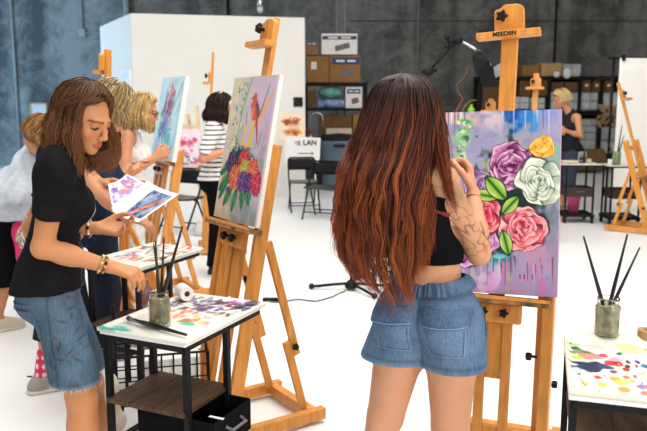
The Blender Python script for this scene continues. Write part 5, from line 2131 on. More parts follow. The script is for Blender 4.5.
# ------------------------------------------------------------------ the red-haired painter (seen from behind)
HY = 2.34
hipP = P(430, 300, HY)
rh_root = V((hipP.x, hipP.y, 0))
wrR = P(473, 193, 2.48)
fgR = Fig(rh_root.x, rh_root.y, 24, 1.64, lean=2, twist=26, hip=.93, bust=.9, girth=1.0, side=-.094, sh=.92, shz=-.02, thigh=1.30, legx=.083, pw=.78,
          head_at=P(406, 117, 2.36), head_yaw=8, head_pitch=-2, wr=wrR, pole_r=V((.30, -.25, -1)), wl=P(408, 245, 2.66), pole_l=V((-.5, .4, -1)), feet=((-.01, 0), (-.15, -.02)))
pR = thing('person', 'person with very long auburn hair, black top and denim shorts, seen from behind painting roses', 'person', (rh_root.x, rh_root.y, 0))
handR_d = (P(469, 158, 2.54) - fgR.WR[0])


def tattoo(pos, c):
    a, b = np.array(fgR.SH[0]), np.array(fgR.EL[0])
    w = np.array(fgR.WR[0])
    out = c.copy()
    for (p, q, t0, t1, teal) in ((a, b, -.15, 1.05, True), (b, w, 0, .5, False)):
        d = q - p
        t = ((pos - p) @ d) / (d @ d)
        r = pos - p - t[:, None] * d
        rad = np.linalg.norm(r, axis=1)
        m = (t > t0) & (t < t1) & (rad < .062)
        x, y, z = pos[:, 0], pos[:, 1], pos[:, 2]
        g = np.sin(x * 95 + 1.5 * np.sin(z * 60)) + np.sin(z * 110 + 1.8 * np.sin(y * 70 + x * 40)) + .6 * np.sin((x - y + z) * 150)
        line = np.exp(-(g / .34) ** 2)
        dens = np.clip((np.sin(z * 26 + x * 20) + 1.25), 0, 1) * np.clip((t - t0) * 6, 0, 1) * np.clip((t1 - t) * 6, 0, 1)
        al = (line * dens * .78 * m)[:, None]
        out = out * (1 - al) + np.array([.16, .15, .17]) * al
        if teal:
            g2 = np.exp(-((t - .12) / .22) ** 2) * m * np.clip(.4 + .6 * np.sin(x * 60 + z * 45), 0, 1) * .55
            out = out * (1 - g2[:, None]) + np.array([.25, .55, .50]) * g2[:, None]
    return out


body(fgR, pR, M['skin_pale'], .0045, hands=((handR_d, V((-1, .35, .1))), (None, None)), cols=tattoo,
     handk=(dict(curl=(.5, .75, .6), thumb=.9), {}))
# bracelet
wv = fgR.WR[0].lerp(fgR.EL[0], .10)
ax = (fgR.WR[0] - fgR.EL[0]).normalized()
Rm = rot_to(ax)
MB().lathe([(.0275, -.0015), (.029, 0), (.0275, .0015)], wv, 28, Rm).build('bracelet', mat('thin_gold', (.6, .4, .15), .3, metal=1), pR, world=True)

# cropped black top with thin straps
q = SDF()
fgR.torso(q, .010)
q.noise(.003, 40, 3)
q.plane(fgR.H(0, 0, 1.065), (0, 0, -1))
q.plane(fgR.C(0, 0, 1.285), fgR.uc)
pos, fs = q.geo(.006)
topo = np_mesh('crop_top', pos, fs, M['black_cloth'], pR)
for sg in (-1, 1):
    pts = []
    for k in range(15):
        t = k / 14
        an = math.pi * t
        pts.append(fgR.C(sg * (.085 - .01 * math.sin(an)), .105 * math.cos(an) - .01, 1.275 + .15 * math.sin(an) ** .8))
    MB().tube(pts, .007, 6).build('strap', M['black_cloth'], topo, world=False).data.transform(Matrix.Translation(-rh_root))
pts = [fgR.C(.10, -.075, 1.27), fgR.C(.125, -.055, 1.24), fgR.C(.148, -.01, 1.225)]
MB().tube(pts, .008, 6).build('bra_strap', mat('wine_red', (.20, .01, .03), .6), topo).data.transform(Matrix.Translation(-rh_root))


# denim shorts
def flare_legs(q):
    for i in (0, 1):
        a = fgR.HIP[i]
        k = fgR.KNEE[i]
        d = (k - a).normalized()
        o = fgR.r * (.012 if i == 0 else -.012)
        q.cap(a + V((0, 0, -.05)), a + d * .20 + o, .104, .118, .03)


HEM = .705


def denim_cols(pos):
    c = np.ones((len(pos), 3))
    L = (pos - np.array(fgR.root)) @ np.array([fgR.r, fgR.f, fgR.u]).T
    x, y, z = L[:, 0], L[:, 1], L[:, 2]
    fade = np.exp(-(((np.abs(x) - .09) / .07) ** 2 + ((z - .84) / .07) ** 2)) * (y < 0)
    c = c * (1 + .60 * fade[:, None])
    seam = np.exp(-((z - HEM - .022) / .0035) ** 2) + np.exp(-((x) / .004) ** 2) * (y < 0) * (z < .97)
    c = c * (1 - .42 * np.clip(seam, 0, 1)[:, None])
    hemf = np.exp(-((z - HEM - .004) / .004) ** 2)
    return c * (1 + .45 * hemf[:, None])


sho = trousers(fgR, pR, M['denim_blue'], .0055, HEM, top=.985, e=.016, flare=.02, name='shorts', wr=.0035, seed=4, cols=denim_cols, extra=flare_legs)
# elastic waistband, gathered
n = 300
mb = MB()
rings = []
sv = np.array([v.co for v in sho.data.vertices]) @ np.array([fgR.r, fgR.f, fgR.u]).T / fgR.S
sv = sv[(sv[:, 2] > .945) & (sv[:, 2] < .972)]
sa, sr = np.arctan2(sv[:, 0], sv[:, 1]), np.hypot(sv[:, 0], sv[:, 1])
band = []
for k in range(n):
    da = np.abs((sa - 2 * math.pi * k / n + math.pi) % (2 * math.pi) - math.pi)
    band.append(np.median(sr[da < .12]))
band = np.array(band)
for q in range(4):
    band = (np.roll(band, 1) + band + np.roll(band, -1)) / 3
for j, (z, e) in enumerate(((.958, -.001), (.961, .005), (.972, .001), (.984, -.006), (.997, -.016), (1.003, -.028))):
    ring = []
    for k in range(n):
        a = 2 * math.pi * k / n
        g = .0042 * math.sin(k * 2 * math.pi / n * 44 + 1.3 * math.sin(k * .4)) * (0 if j in (0, 5) else 1)
        rr = band[k] + e + g
        ring.append(fgR.H(rr * math.sin(a), rr * math.cos(a), z))
    rings.append([p + V((0, 0, .17 * ((p - fgR.root).dot(fgR.r)))) for p in ring])
vs = [v for r in rings for v in r]
fs = [(j * n + k, j * n + (k + 1) % n, (j + 1) * n + (k + 1) % n, (j + 1) * n + k) for j in range(5) for k in range(n)]
wb = mb.add(vs, fs).build('waistband', M['denim_blue'], sho, smooth=True)
wb.data.transform(Matrix.Translation(-rh_root))
wb.data.flip_normals()
set_cols(wb.data, np.tile(np.array([.82, .84, .88]), (len(wb.data.vertices), 1)))
# back pockets with flaps
ray = fgR.f
for sg, tilt in ((1, 0), (-1, 1)):
    cx = sg * .088
    o = fgR.H(cx - .068, -.3, .925)
    pk = patch('pocket', sho, sho, rh_root, o, fgR.r * .136, -fgR.u * .155, ray, 14, 14, M['denim_blue'], .006,
               shape=lambda u, v: (.5 + (u - .5) * (1 - .10 * v), v + .06 * v * abs(u - .5) * -1), cols=(1.25, 1.25, 1.22))
    patch('pocket_flap', sho, pk, rh_root, o + fgR.u * .012 - fgR.r * .004, fgR.r * .144, -fgR.u * .058, ray, 12, 6, M['denim_blue'], .009,
          lift=(lambda u, v: .034 * v * (1 - u) + .004 * v) if sg == -1 else (lambda u, v: .008 * v), cols=(.84, .86, .90))
    for (uu_, w_) in ((-.060, .0), (.060, .0)):
        patch('seam_line', sho, pk, rh_root, fgR.H(cx + uu_, -.3, .865), fgR.r * .003, -fgR.u * .09 - fgR.r * (.006 * (1 if uu_ > 0 else -1)), ray, 1, 12, M['denim_blue'], .0118, cols=(1.7, 1.7, 1.6), thick=.001)
    patch('seam_line', sho, pk, rh_root, fgR.H(cx - .060, -.3, .778), fgR.r * .118, -fgR.u * .003, ray, 12, 1, M['denim_blue'], .0118, cols=(1.7, 1.7, 1.6), thick=.001)
    for (a, b) in (((0, .055), (1, .055)),):
        patch('seam_line', sho, pk, rh_root, o + fgR.u * (.012 - .050) - fgR.r * .002, fgR.r * .140, -fgR.u * .004, ray, 12, 1, M['denim_blue'], .0165, cols=(1.7, 1.7, 1.6), thick=.001,
              lift=(lambda u, v: .030 * (1 - u) + .0035) if sg == -1 else (lambda u, v: .007))
# side pocket edge
patch('pocket_edge', sho, sho, rh_root, fgR.H(.5, .035, .965), fgR.f * .012 - fgR.u * 0, -fgR.u * .14 + fgR.f * -.05, -fgR.r, 2, 14, M['denim_blue'], .004, cols=(.75, .78, .85))

# ---------------- hair: one long sheet falling to the waist, built on silhouettes measured in metres
env = [  # z, centre x, half width, centre y, half depth
    (1.662, .262, .010, 2.36, .010), (1.655, .262, .050, 2.36, .050), (1.640, .260, .078, 2.36, .078), (1.615, .260, .098, 2.36, .098), (1.585, .259, .112, 2.36, .112), (1.54, .256, .126, 2.355, .122),
    (1.48, .245, .136, 2.345, .128), (1.42, .226, .142, 2.33, .130), (1.35, .204, .145, 2.32, .150), (1.27, .188, .145, 2.31, .160), (1.18, .189, .146, 2.31, .160), (1.10, .194, .140, 2.31, .155),
    (1.03, .208, .122, 2.31, .150), (.97, .232, .092, 2.31, .150), (.90, .24, .075, 2.31, .150)]
env = np.array(env)[::-1]
ez = lambda z, k: np.interp(z, env[:, 0], env[:, k])
rs = np.random.RandomState(12)
n, steps = 3600, 30
uu = rs.uniform(-1, 1, n)
az = np.sign(uu) * (np.abs(uu) ** .9) * math.radians(112)
rho = .80 + .22 * rs.rand(n) ** .6
nc = 120
caz = np.sort(rs.uniform(-math.radians(112), math.radians(112), nc))
cid = np.array([np.argmin(np.abs(caz - a)) for a in az])
cph, cam2, cdz = rs.uniform(0, 6.28, nc), rs.uniform(.5, 1.3, nc), rs.normal(0, .025, nc)
tipz = .985 + .085 * np.abs(np.sin(az)) ** 2 + cdz[cid] + rs.normal(0, .03, n) + np.where(rs.rand(n) < .16, rs.uniform(-.05, .28, n), 0) + .12 * np.clip(np.sin(az) - .45, 0, 1)
t = np.linspace(0, 1, steps)[None]
tt = t ** 1.15
zz = 1.660 - (1.660 - tipz[:, None]) * tt - (1 - rho[:, None]) * .06 * (1 - tt)
pull = np.clip((tt - .25) / .75, 0, 1)
azt = az[:, None] + (caz[cid] - az)[:, None] * pull * .72
A, Bd = ez(zz, 2), ez(zz, 4)
cx, cyv = ez(zz, 1), ez(zz, 3)
wave = (.0085 * np.sin(zz * 24 + cph[cid][:, None]) + .004 * np.sin(zz * 55 + 2 * cph[cid][:, None])) * cam2[cid][:, None] * np.clip(tt * 2, 0, 1)
X = cx + A * rho[:, None] * np.sin(azt) + wave
low = np.clip((1.46 - zz) / .10, 0, 1) * .52
Yy = cyv - Bd * rho[:, None] * np.maximum(np.cos(azt), np.minimum(low, .3 + np.cos(azt) + 1.2 * low)) + .6 * wave
paths = np.stack([X, Yy, zz], -1)
paths += np.cumsum(rs.normal(0, .0009, paths.shape), axis=1) * np.array([1, 1, .3])
rad_ = (.0021 * np.clip(1.15 - tt, .18, 1)) * rs.uniform(.6, 1.3, (n, 1))
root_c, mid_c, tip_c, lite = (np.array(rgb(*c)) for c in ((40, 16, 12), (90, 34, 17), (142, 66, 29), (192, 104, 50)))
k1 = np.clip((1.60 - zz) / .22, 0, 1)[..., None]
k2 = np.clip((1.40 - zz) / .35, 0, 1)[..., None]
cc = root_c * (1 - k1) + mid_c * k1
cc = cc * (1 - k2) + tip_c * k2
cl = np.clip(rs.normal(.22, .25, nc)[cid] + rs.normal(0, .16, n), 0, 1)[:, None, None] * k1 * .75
cc = cc * (1 - cl) + lite * cl
dk = np.clip(rs.normal(.12, .55, nc)[cid] + rs.normal(0, .2, n), 0, 1)[:, None, None] * .85
cc = cc * (1 - dk) + root_c * dk
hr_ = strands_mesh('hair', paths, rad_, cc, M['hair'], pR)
# under-layer so that no skin shows between the locks
nu, nv = 40, 34
vs = []
for j in range(nv + 1):
    z = 1.650 - (1.650 - 1.09) * j / nv
    for i in range(nu + 1):
        a = math.radians(-108 + 216 * i / nu)
        r = .80 + .03 * math.sin(i * 2.1 + j * .2)
        vs.append((float(ez(z, 1) + ez(z, 2) * r * math.sin(a)), float(ez(z, 3) - ez(z, 4) * r * math.cos(a)), z))
fs = [(j * (nu + 1) + i, j * (nu + 1) + i + 1, (j + 1) * (nu + 1) + i + 1, (j + 1) * (nu + 1) + i) for j in range(nv) for i in range(nu)]
vs = np.array(vs)
kz = np.clip((1.60 - vs[:, 2]) / .3, 0, 1)[:, None]
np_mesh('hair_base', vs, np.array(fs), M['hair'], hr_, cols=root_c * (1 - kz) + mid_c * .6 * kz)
# one lock falling forward over the right shoulder and arm
nl = 360
ctl = np.array([tuple(P(*c)) for c in ((426, 92, 2.37), (436, 112, 2.32), (441, 138, 2.265), (443, 158, 2.23), (446, 178, 2.205), (451, 196, 2.20), (457, 214, 2.20))])
tl = np.linspace(0, 1, 22)
q = np.stack([np.interp(tl * 6, np.arange(7), ctl[:, k]) for k in range(3)], -1)
for k in range(4):
    q[1:-1] = (q[:-2] + q[1:-1] * 2 + q[2:]) / 4
lo_ = rs.normal(0, 1, (nl, 1, 3)) * np.array([.0085, .008, .010])
sp = (.6 + .55 * np.sin(np.clip(tl * 1.15, 0, 1) * math.pi * .9))[None, :, None]
stop = rs.uniform(.45, 1, (nl, 1))
ts = tl[None] * stop
lp_ = np.stack([np.interp(ts, tl, q[:, k]) for k in range(3)], -1) + lo_ * sp
ph_ = rs.uniform(0, 6.28, (nl, 1))
lp_[..., 0] += .004 * np.sin(ts * 14 + ph_) * ts
lp_ += np.cumsum(rs.normal(0, .0007, lp_.shape), axis=1)
kk = np.clip(ts * 1.5, 0, 1)[..., None]
mixl = np.clip(rs.normal(.45, .3, (nl, 1, 1)), 0, 1)
lc = root_c * (1 - kk) + (mid_c * (1 - mixl) + tip_c * mixl) * kk
strands_mesh('front_lock', lp_, .0017 * np.clip(1.15 - tl, .2, 1)[None] * rs.uniform(.6, 1.3, (nl, 1)), lc, M['hair'], hr_)
# thin brush in the painting hand
tipb = P(462, 152, 2.90)
hb = fgR.WR[0] + (handR_d.normalized() * .09)
brush('thin brush held by the long red haired painter at the canvas', P(457, 150, 2.74), P(477, 176, 2.47), .0035)


# ------------------------------------------------------------------ front left woman in the black t-shirt
rt = P(54, 300, 2.62)
wrA = P(111, 267, 2.56)
wlA = P(97, 228, 2.78)
fgA = Fig(rt.x, rt.y, 74, 1.64, lean=9, hip=.84, girth=.80, bust=.86, thigh=.90, head_at=P(84, 118, 2.60), head_yaw=38, head_pitch=22,
          wr=wrA, pole_r=V((-.9, -.25, -.9)), wl=wlA, pole_l=V((-.4, -.1, -1)), feet=((.0, .13), (.02, .17)))
pA = thing('person', 'person in a black t-shirt and cut-off jeans looking down at the front left paint cart', 'person', (rt.x, rt.y, 0))
body(fgA, pA, M['skin_tan'], .004, hands=((V((.93, .05, -.28)), V((.1, .25, -1))), (V((.95, .1, -.05)), V((0, -.5, .85)))),
     handk=(dict(curl=(.55, .55, .4), thumb=.7), dict(curl=(.35, .5, .4), thumb=.6)))
eyes(fgA, pA)


def a_cols(pos):
    L = (pos - np.array(fgA.H(0, 0, .98))) @ np.array([fgA.rc, fgA.fc, fgA.uc]).T
    x, y, z = L[:, 0], L[:, 1], L[:, 2]
    c = np.ones((len(pos), 3))
    w = ((np.abs(np.hypot((x - .02) / .055, (z - .22) / .05) - 1) < .22) | (np.abs(x - .02 + .3 * (z - .2)) < .008) & (np.abs(z - .2) < .06)) & (y > .06)
    c[w] = 55
    sp = ((np.sin(x * 300) * np.sin(z * 260)) > .72) & (y > .085) & (z < .12) & (np.abs(x) < .06)
    c[sp] = 30
    return c


shA = shirt(fgA, pA, cloth('black_tshirt', (.0085, .0082, .009), attr=True), .005, .90, e=.018, sleeve=.60, neck=.075, name='shirt', flare=.016, wr=.0045, seed=3, cols=a_cols, sleeve_e=.018)


def jean_cols(pos):
    c = np.ones((len(pos), 3))
    L = (pos - np.array(fgA.root)) @ np.array([fgA.r, fgA.f, fgA.u]).T
    x, y, z = L[:, 0], L[:, 1], L[:, 2]
    seam = np.exp(-((y + .01 * np.sin(z * 9)) / .0045) ** 2) * (x > .08)
    c = c * (1 - .45 * seam[:, None])
    rs = np.random.RandomState(3)
    for k in range(26):     # paint smears
        p0 = np.array([.16, rs.uniform(-.02, .14), rs.uniform(.55, .92)])
        d = np.abs((y - p0[1]) * math.cos(k) + (z - p0[2]) * math.sin(k)) / .004 + np.abs((z - p0[2]) * math.cos(k) - (y - p0[1]) * math.sin(k)) / rs.uniform(.012, .03)
        m = np.exp(-d ** 2) * (x > .02)
        col = np.array([(.25, .28, .25), (1.5, .35, .3), (.3, .3, .35), (.5, .7, .5)][k % 4])
        c = c * (1 - m[:, None]) + col * m[:, None]
    fade = np.exp(-((y - .07) / .05) ** 2) * np.exp(-((z - .72) / .12) ** 2)
    c = c * (1 + .35 * fade[:, None])
    fr = np.exp(-((z - .545) / .006) ** 2)
    return c * (1 + 1.3 * fr[:, None])


jA = trousers(fgA, pA, M['denim_grey'], .0055, .54, top=.96, e=.014, flare=.018, name='shorts', wr=.0045, seed=8, cols=jean_cols)
ray = (fgA.f * .8 - fgA.r * .6).normalized()
tx = (fgA.r * .8 + fgA.f * .6).normalized()
o = fgA.H(.10, -.12, .872) - ray * .3 - tx * .065
pk = patch('pocket', jA, jA, fgA.root, o, tx * .13, -fgA.u * .14, ray, 12, 12, M['denim_grey'], .004, shape=lambda u, v: (.5 + (u - .5) * (1 - .12 * v), v), cols=(1.05, 1.05, 1.05))
patch('seam_line', jA, pk, fgA.root, o - fgA.u * .022, tx * .13, -fgA.u * .005, ray, 10, 1, M['denim_grey'], .0085, cols=(.5, .52, .55), thick=.001)
# frayed hem
M['thread'] = mat('frayed_thread', (.42, .48, .55), .9)
rs = np.random.RandomState(5)
for i in (0, 1):
    mb = MB()
    c0 = fgA.HIP[i].lerp(fgA.KNEE[i], (fgA.HIP[i].z - .545) / (fgA.HIP[i].z - fgA.KNEE[i].z))
    for k in range(70):
        a = rs.uniform(0, 6.283)
        p = V((c0.x + .094 * math.cos(a), c0.y + .094 * math.sin(a), .545))
        mb.tube([p, p + V((rs.normal(0, .004), rs.normal(0, .004), -rs.uniform(.006, .018)))], [.0012, .0006], 3)
    fh = mb.build('frayed_hem', M['thread'], jA)
    fh.data.transform(Matrix.Translation(-fgA.root))
    fh['kind'] = 'stuff'
hA = hair(fgA, pA, 2600, .205, face=58, flare=.030, curl=.06, wave=.017, cols=((44, 25, 14), (112, 72, 40)), tip=(120, 74, 40), rad=.0019, seed=4, steps=20, vol=.003, len_front=.16, tuck=1)
# earring, beads
MB().lathe([(.010, -.003), (.013, 0), (.010, .003)], fgA.hd(.079, -.004, -.052), 16, rot_to(fgA.hf)).build('earring', mat('silver', (.7, .7, .68), .2, metal=1), pA, world=True)


def beads(fg, parent, i, t, r, br, cols, n):
    c = fg.WR[i].lerp(fg.EL[i], t)
    ax = (fg.WR[i] - fg.EL[i]).normalized()
    R = rot_to(ax)
    out = []
    for k in range(n):
        a = 2 * math.pi * k / n
        MB().ball(c + R @ V((r * math.cos(a), r * math.sin(a), 0)), br, 8, 6).build('bead', cols[k % len(cols)], parent, smooth=True, world=True)


gold = mat('bead_gold', (.62, .40, .10), .3, metal=.8)
red = mat('bead_red', (.30, .03, .03), .4)
cream = mat('bead_cream', (.75, .66, .5), .4)
beads(fgA, pA, 0, .10, .031, .0058, [gold, red, gold, M['black_plastic']], 16)
beads(fgA, pA, 0, .16, .032, .0052, [gold, gold, cream], 18)
beads(fgA, pA, 1, .12, .031, .0065, [cream, M['black_plastic'], gold], 15)
for i in (0, 1):
    shoe(fgA, i, pA, mat('shoe_black', (.02, .02, .02), .6), M['white_sole'])

# ------------------------------------------------------------------ second woman, leopard print top, behind her
rt = P(59, 300, 3.76)
wrC = P(128, 219, 3.38)
wlC = P(103, 186, 3.50)
fgC = Fig(rt.x, rt.y, 62, 1.62, lean=17, hip=1.05, girth=1.08, head_at=P(110, 109, 3.60), head_yaw=-5, head_pitch=30, wr=wrC, wl=wlC, pole_r=V((-.35, -.4, -1)), feet=((.0, .10), (.0, -.08)))
pC = thing('person', 'person with short greying blonde hair and leopard print top behind the woman in black', 'person', (rt.x, rt.y, 0))
body(fgC, pC, M['skin_mid'], .0055, hands=((V((.93, .1, -.25)), V((0, .1, -1))), (V((.95, -.1, .1)), V((0, -.3, -1)))), handk=(dict(curl=(.35, .45, .35), thumb=.5), dict(curl=(.3, .4, .3), thumb=.6)))


def leo(pos):
    g = np.sin(pos[:, 0] * 150 + 2 * np.sin(pos[:, 2] * 90)) + np.sin(pos[:, 2] * 170 + 2 * np.sin(pos[:, 1] * 110))
    c = np.ones((len(pos), 3)) * np.array([.75, .68, .60])
    c[np.abs(g) < .55] = (.06, .045, .04)
    c[g > 1.2] = (.50, .20, .14)
    return c


shirt(fgC, pC, mat('leopard_print', (.9, .88, .84), .8, attr=True), .006, .86, e=.020, sleeve=.30, neck=.07, name='shirt', flare=.02, cols=leo)
trousers(fgC, pC, cloth('dark_trousers', (.02, .02, .025)), .008, .30, flare=.02)
hair(fgC, pC, 1500, .075, face=56, flare=.022, curl=.02, wave=.012, cols=((120, 96, 62), (206, 178, 128)), rad=.0024, seed=9, steps=14, vol=.02)
for i in (0, 1):
    shoe(fgC, i, pC, mat('shoe_grey', (.36, .34, .31), .7), M['white_sole'])
    q = SDF()
    a = fgC.ANK[i]
    q.cap(a, a.lerp(fgC.KNEE[i], .35), .044, .05, .02)
    pos, fs = q.geo(.007)
    g = np.sin(pos[:, 2] * 130) + np.sin(pos[:, 0] * 160)
    cs = np.ones((len(pos), 3)) * np.array([.62, .03, .09])
    cs[g > .8] = (.85, .7, .7)
    np_mesh('sock', pos, fs, M['print'], pC, cols=cs)

# ------------------------------------------------------------------ far left person bending over, pale blue-grey shirt
rt = P(24, 290, 4.9)
fgD = Fig(rt.x, rt.y, 48, 1.66, lean=44, hip=1.05, girth=1.12, head_at=P(41, 137, 4.85), head_yaw=20, head_pitch=45, wr=P(70, 215, 5.0), wl=P(66, 205, 5.2), feet=((.05, .22), (.0, -.15)))
pD = thing('person', 'person in a pale grey shirt and black trousers bending forward at the far left edge', 'person', (rt.x, rt.y, 0))
body(fgD, pD, M['skin_mid'], .008)
shirt(fgD, pD, cloth('pale_grey_shirt', (.50, .54, .60), bump=.3), .007, .80, e=.045, sleeve=1.5, neck=.07, name='shirt', flare=.05, wr=.012, seed=6)
trousers(fgD, pD, M['black_cloth'], .008, .32, flare=.02, e=.02)
hair(fgD, pD, 900, .09, face=60, flare=.03, curl=.02, wave=.014, cols=((120, 84, 46), (196, 150, 92)), rad=.003, seed=3, steps=12, vol=.02, m=M['hair_far'])
# pink cloth tied at the waist
q = SDF()
q.cap(fgD.H(.12, -.05, .98), fgD.H(.15, -.02, .55), .05, .07, .03)
q.cap(fgD.H(.02, -.12, .98), fgD.H(.15, -.04, .98), .03, .04, .03)
q.noise(.01, 30, 2)
pos, fs = q.geo(.009)
np_mesh('tied_cloth', pos, fs, cloth('pink_cloth', (.72, .05, .16)), pD)
for i in (0, 1):
    shoe(fgD, i, pD, mat('shoe_cream', (.70, .60, .47), .7), M['white_sole'], .007)

# ------------------------------------------------------------------ person in navy behind them (mostly hidden)
rt = P(103, 260, 4.35)
fgN = Fig(rt.x, rt.y, 70, 1.50, lean=6, head_at=P(110, 126, 4.35), head_pitch=10, wr=P(127, 178, 4.12), wl=P(138, 190, 4.3), pole_r=V((-.1, -.3, -1)))
pN = thing('person', 'person in a navy top with a raised hand, hidden behind the two front left women', 'person', (rt.x, rt.y, 0))
body(fgN, pN, M['skin_mid'], .0075, hands=((V((.5, -.1, .8)), V((.6, .5, -.4))), (None, None)), handk=(dict(curl=(.6, .7, .5), thumb=.8), {}))
shirt(fgN, pN, cloth('navy_top', (.018, .032, .07)), .009, .80, e=.025, sleeve=1.2, name='shirt')
trousers(fgN, pN, cloth('navy_trousers', (.02, .024, .04)), .009, .12, flare=.02)
hair(fgN, pN, 500, .10, cols=((40, 28, 20), (70, 50, 36)), rad=.003, seed=5, steps=10, m=M['hair_far'])
for i in (0, 1):
    shoe(fgN, i, pN, mat('shoe_navy', (.05, .05, .07), .7), M['white_sole'], .009)
brush('brush held up by the person in the navy top', P(132, 163, 4.1), P(150, 162, 4.2), .005)

# ------------------------------------------------------------------ blonde woman in the white sleeveless top
rt = P(131, 230, 5.38)
fgE = Fig(rt.x, rt.y, 78, 1.63, lean=3, hip=1.0, girth=1.0, head_at=P(144, 111, 5.32), head_yaw=6, head_pitch=16, wr=P(154, 158, 5.22), wl=P(156, 158, 5.5), pole_r=V((-.6, -.3, -.6)))
pE = thing('person', 'person with blonde hair and glasses in a white sleeveless top', 'person', (rt.x, rt.y, 0))
body(fgE, pE, M['skin_mid'], .007)
shirt(fgE, pE, cloth('white_top', (.78, .78, .76), bump=.2), .007, .90, e=.018, sleeve=0, neck=.085, name='shirt', flare=.02, wr=.006)
trousers(fgE, pE, cloth('pale_print_trousers', (.5, .5, .53), col2=(.8, .8, .8), scale=40), .009, .15, flare=.02)
hair(fgE, pE, 1100, .145, face=56, flare=.022, curl=.02, wave=.010, cols=((150, 110, 62), (232, 202, 142)), rad=.0032, seed=2, steps=14, vol=.004, m=M['hair_far'])
mb = MB()
for g in (-1, 1):
    c = fgE.hd(g * .033, .098, .0)
    pts = [c + (fgE.hr * math.cos(a) * .024 + fgE.hu * math.sin(a) * .019) for a in np.linspace(0, 6.283, 15)]
    mb.tube(pts, .0017, 5, cap=False)
    mb.tube([fgE.hd(g * .057, .096, .004), fgE.hd(g * .078, .0, .004)], .0026, 5)
mb.build('glasses', M['black_plastic'], pE, world=True)
for i in (0, 1):
    shoe(fgE, i, pE, mat('shoe_white', (.7, .7, .7), .6), M['white_sole'], .009)

# ------------------------------------------------------------------ dark haired woman in stripes
rt = P(217, 190, 6.6)
fgF = Fig(rt.x, rt.y, 84, 1.63, lean=0, head_at=P(221, 109, 6.6), head_yaw=0, head_pitch=6, wr=P(228, 150, 6.4), wl=P(236, 150, 6.8))
pF_ = thing('person', 'person with dark bobbed hair in a black and white striped top behind the bird painting', 'person', (rt.x, rt.y, 0))
body(fgF, pF_, M['skin_mid'], .008)


def stripes(pos):
    L = (pos - np.array(fgF.H(0, 0, .98))) @ np.array(fgF.uc)
    c = np.ones((len(pos), 3)) * .80
    c[(L * 24) % 1 < .30] = .03
    return c


shirt(fgF, pF_, mat('striped_jersey', (.97, .97, .97), .8, attr=True), .006, .90, e=.022, sleeve=.85, neck=.07, cols=stripes, wr=.003)
trousers(fgF, pF_, M['black_cloth'], .009, .10, flare=.03)
hair(fgF, pF_, 900, .13, face=52, flare=.034, curl=.04, wave=.008, cols=((20, 15, 14), (52, 36, 30)), rad=.0034, seed=7, steps=12, vol=.02, m=M['hair_far'])
for i in (0, 1):
    shoe(fgF, i, pF_, mat('shoe_dark', (.02, .02, .02), .7), M['white_sole'], .01)

# ------------------------------------------------------------------ far right woman, pale blonde, black sleeveless top
rt = P(565, 215, 10.6)
fgG = Fig(rt.x, rt.y, 250, 1.70, lean=2, head_at=P(561, 99.5, 10.6), head_yaw=15, head_pitch=18, wr=P(562, 132, 10.3), wl=P(566, 131, 10.2))
pG_ = thing('person', 'person with short pale blonde hair in a black sleeveless top behind the rose painting', 'person', (rt.x, rt.y, 0))
body(fgG, pG_, M['skin_mid'], .009)
shirt(fgG, pG_, cloth('black_sleeveless', (.02, .02, .024)), .009, .88, e=.02, sleeve=0, neck=.06, wr=.004)
trousers(fgG, pG_, cloth('dark_jeans', (.05, .06, .09)), .010, .35, flare=.02)
hair(fgG, pG_, 700, .05, face=60, flare=.02, curl=.01, wave=.012, cols=((206, 170, 110), (240, 214, 160)), rad=.004, seed=8, steps=10, vol=.02, m=M['hair_far'])
for i in (0, 1):
    shoe(fgG, i, pG_, mat('shoe_tan', (.3, .2, .14), .7), M['white_sole'], .01)


# ================================================================== CHAIRS, LAMPS, SIGN, BACKDROP, SMALL THINGS
def folding_chair(label, loc, rz, group=None):
    t = thing('folding_chair', label, 'chair', loc, rz, group)
    bm_ = M['black_metal']
    for s in (-1, 1):
        x = s * .215
        MB().tube([(x, -.22, 0), (x, .02, .42), (x * .98, .17, .70), (x * .93, .20, .76)], .0125, 8).build('front_leg', bm_, t, smooth=True)
        MB().tube([(x * .9, .25, 0), (x * .9, .06, .40), (x * .9, -.02, .43)], .0115, 8).build('rear_leg', bm_, t, smooth=True)
    MB().tube([(-.2, .20, .76), (-.17, .205, .785), (.17, .205, .785), (.2, .20, .76)], .0125, 8).build('top_rail', bm_, t, smooth=True)
    MB().grid(lambda u, v: ((u - .5) * .40, .185 + .02 * (1 - (2 * u - 1) ** 2) + .02 * (v - .5), .60 + .17 * v), 10, 4).build('backrest', bm_, t, smooth=True, solid=.016)
    MB().grid(lambda u, v: ((u - .5) * .40, -.20 + .38 * v, .435 + .012 * (2 * v - 1) ** 2 - .008 * (1 - (2 * u - 1) ** 2)), 10, 6).build('seat', mat('chair_seat', (.03, .03, .032), .35), t, smooth=True, solid=.022)
    for (y, z, w) in ((-.155, .10, .40), (.215, .09, .37)):
        MB().tube([(-w / 2 - .01, y, z), (w / 2 + .01, y, z)], .009, 6).build('stretcher', bm_, t, smooth=True)
    return t


g = G(303, 214)
folding_chair('black folding chair standing furthest left of the pair, close to the white sign', (g.x, g.y + .35, 0), R_(10))
g = G(322, 221)
folding_chair('black folding chair nearer the red haired painter, overlapping the other one', (g.x, g.y + .25, 0), R_(-20))
g = G(180, 236)
folding_chair('black folding chair half hidden behind the easel of the blonde woman', (g.x, g.y + .2, 0), R_(-30))

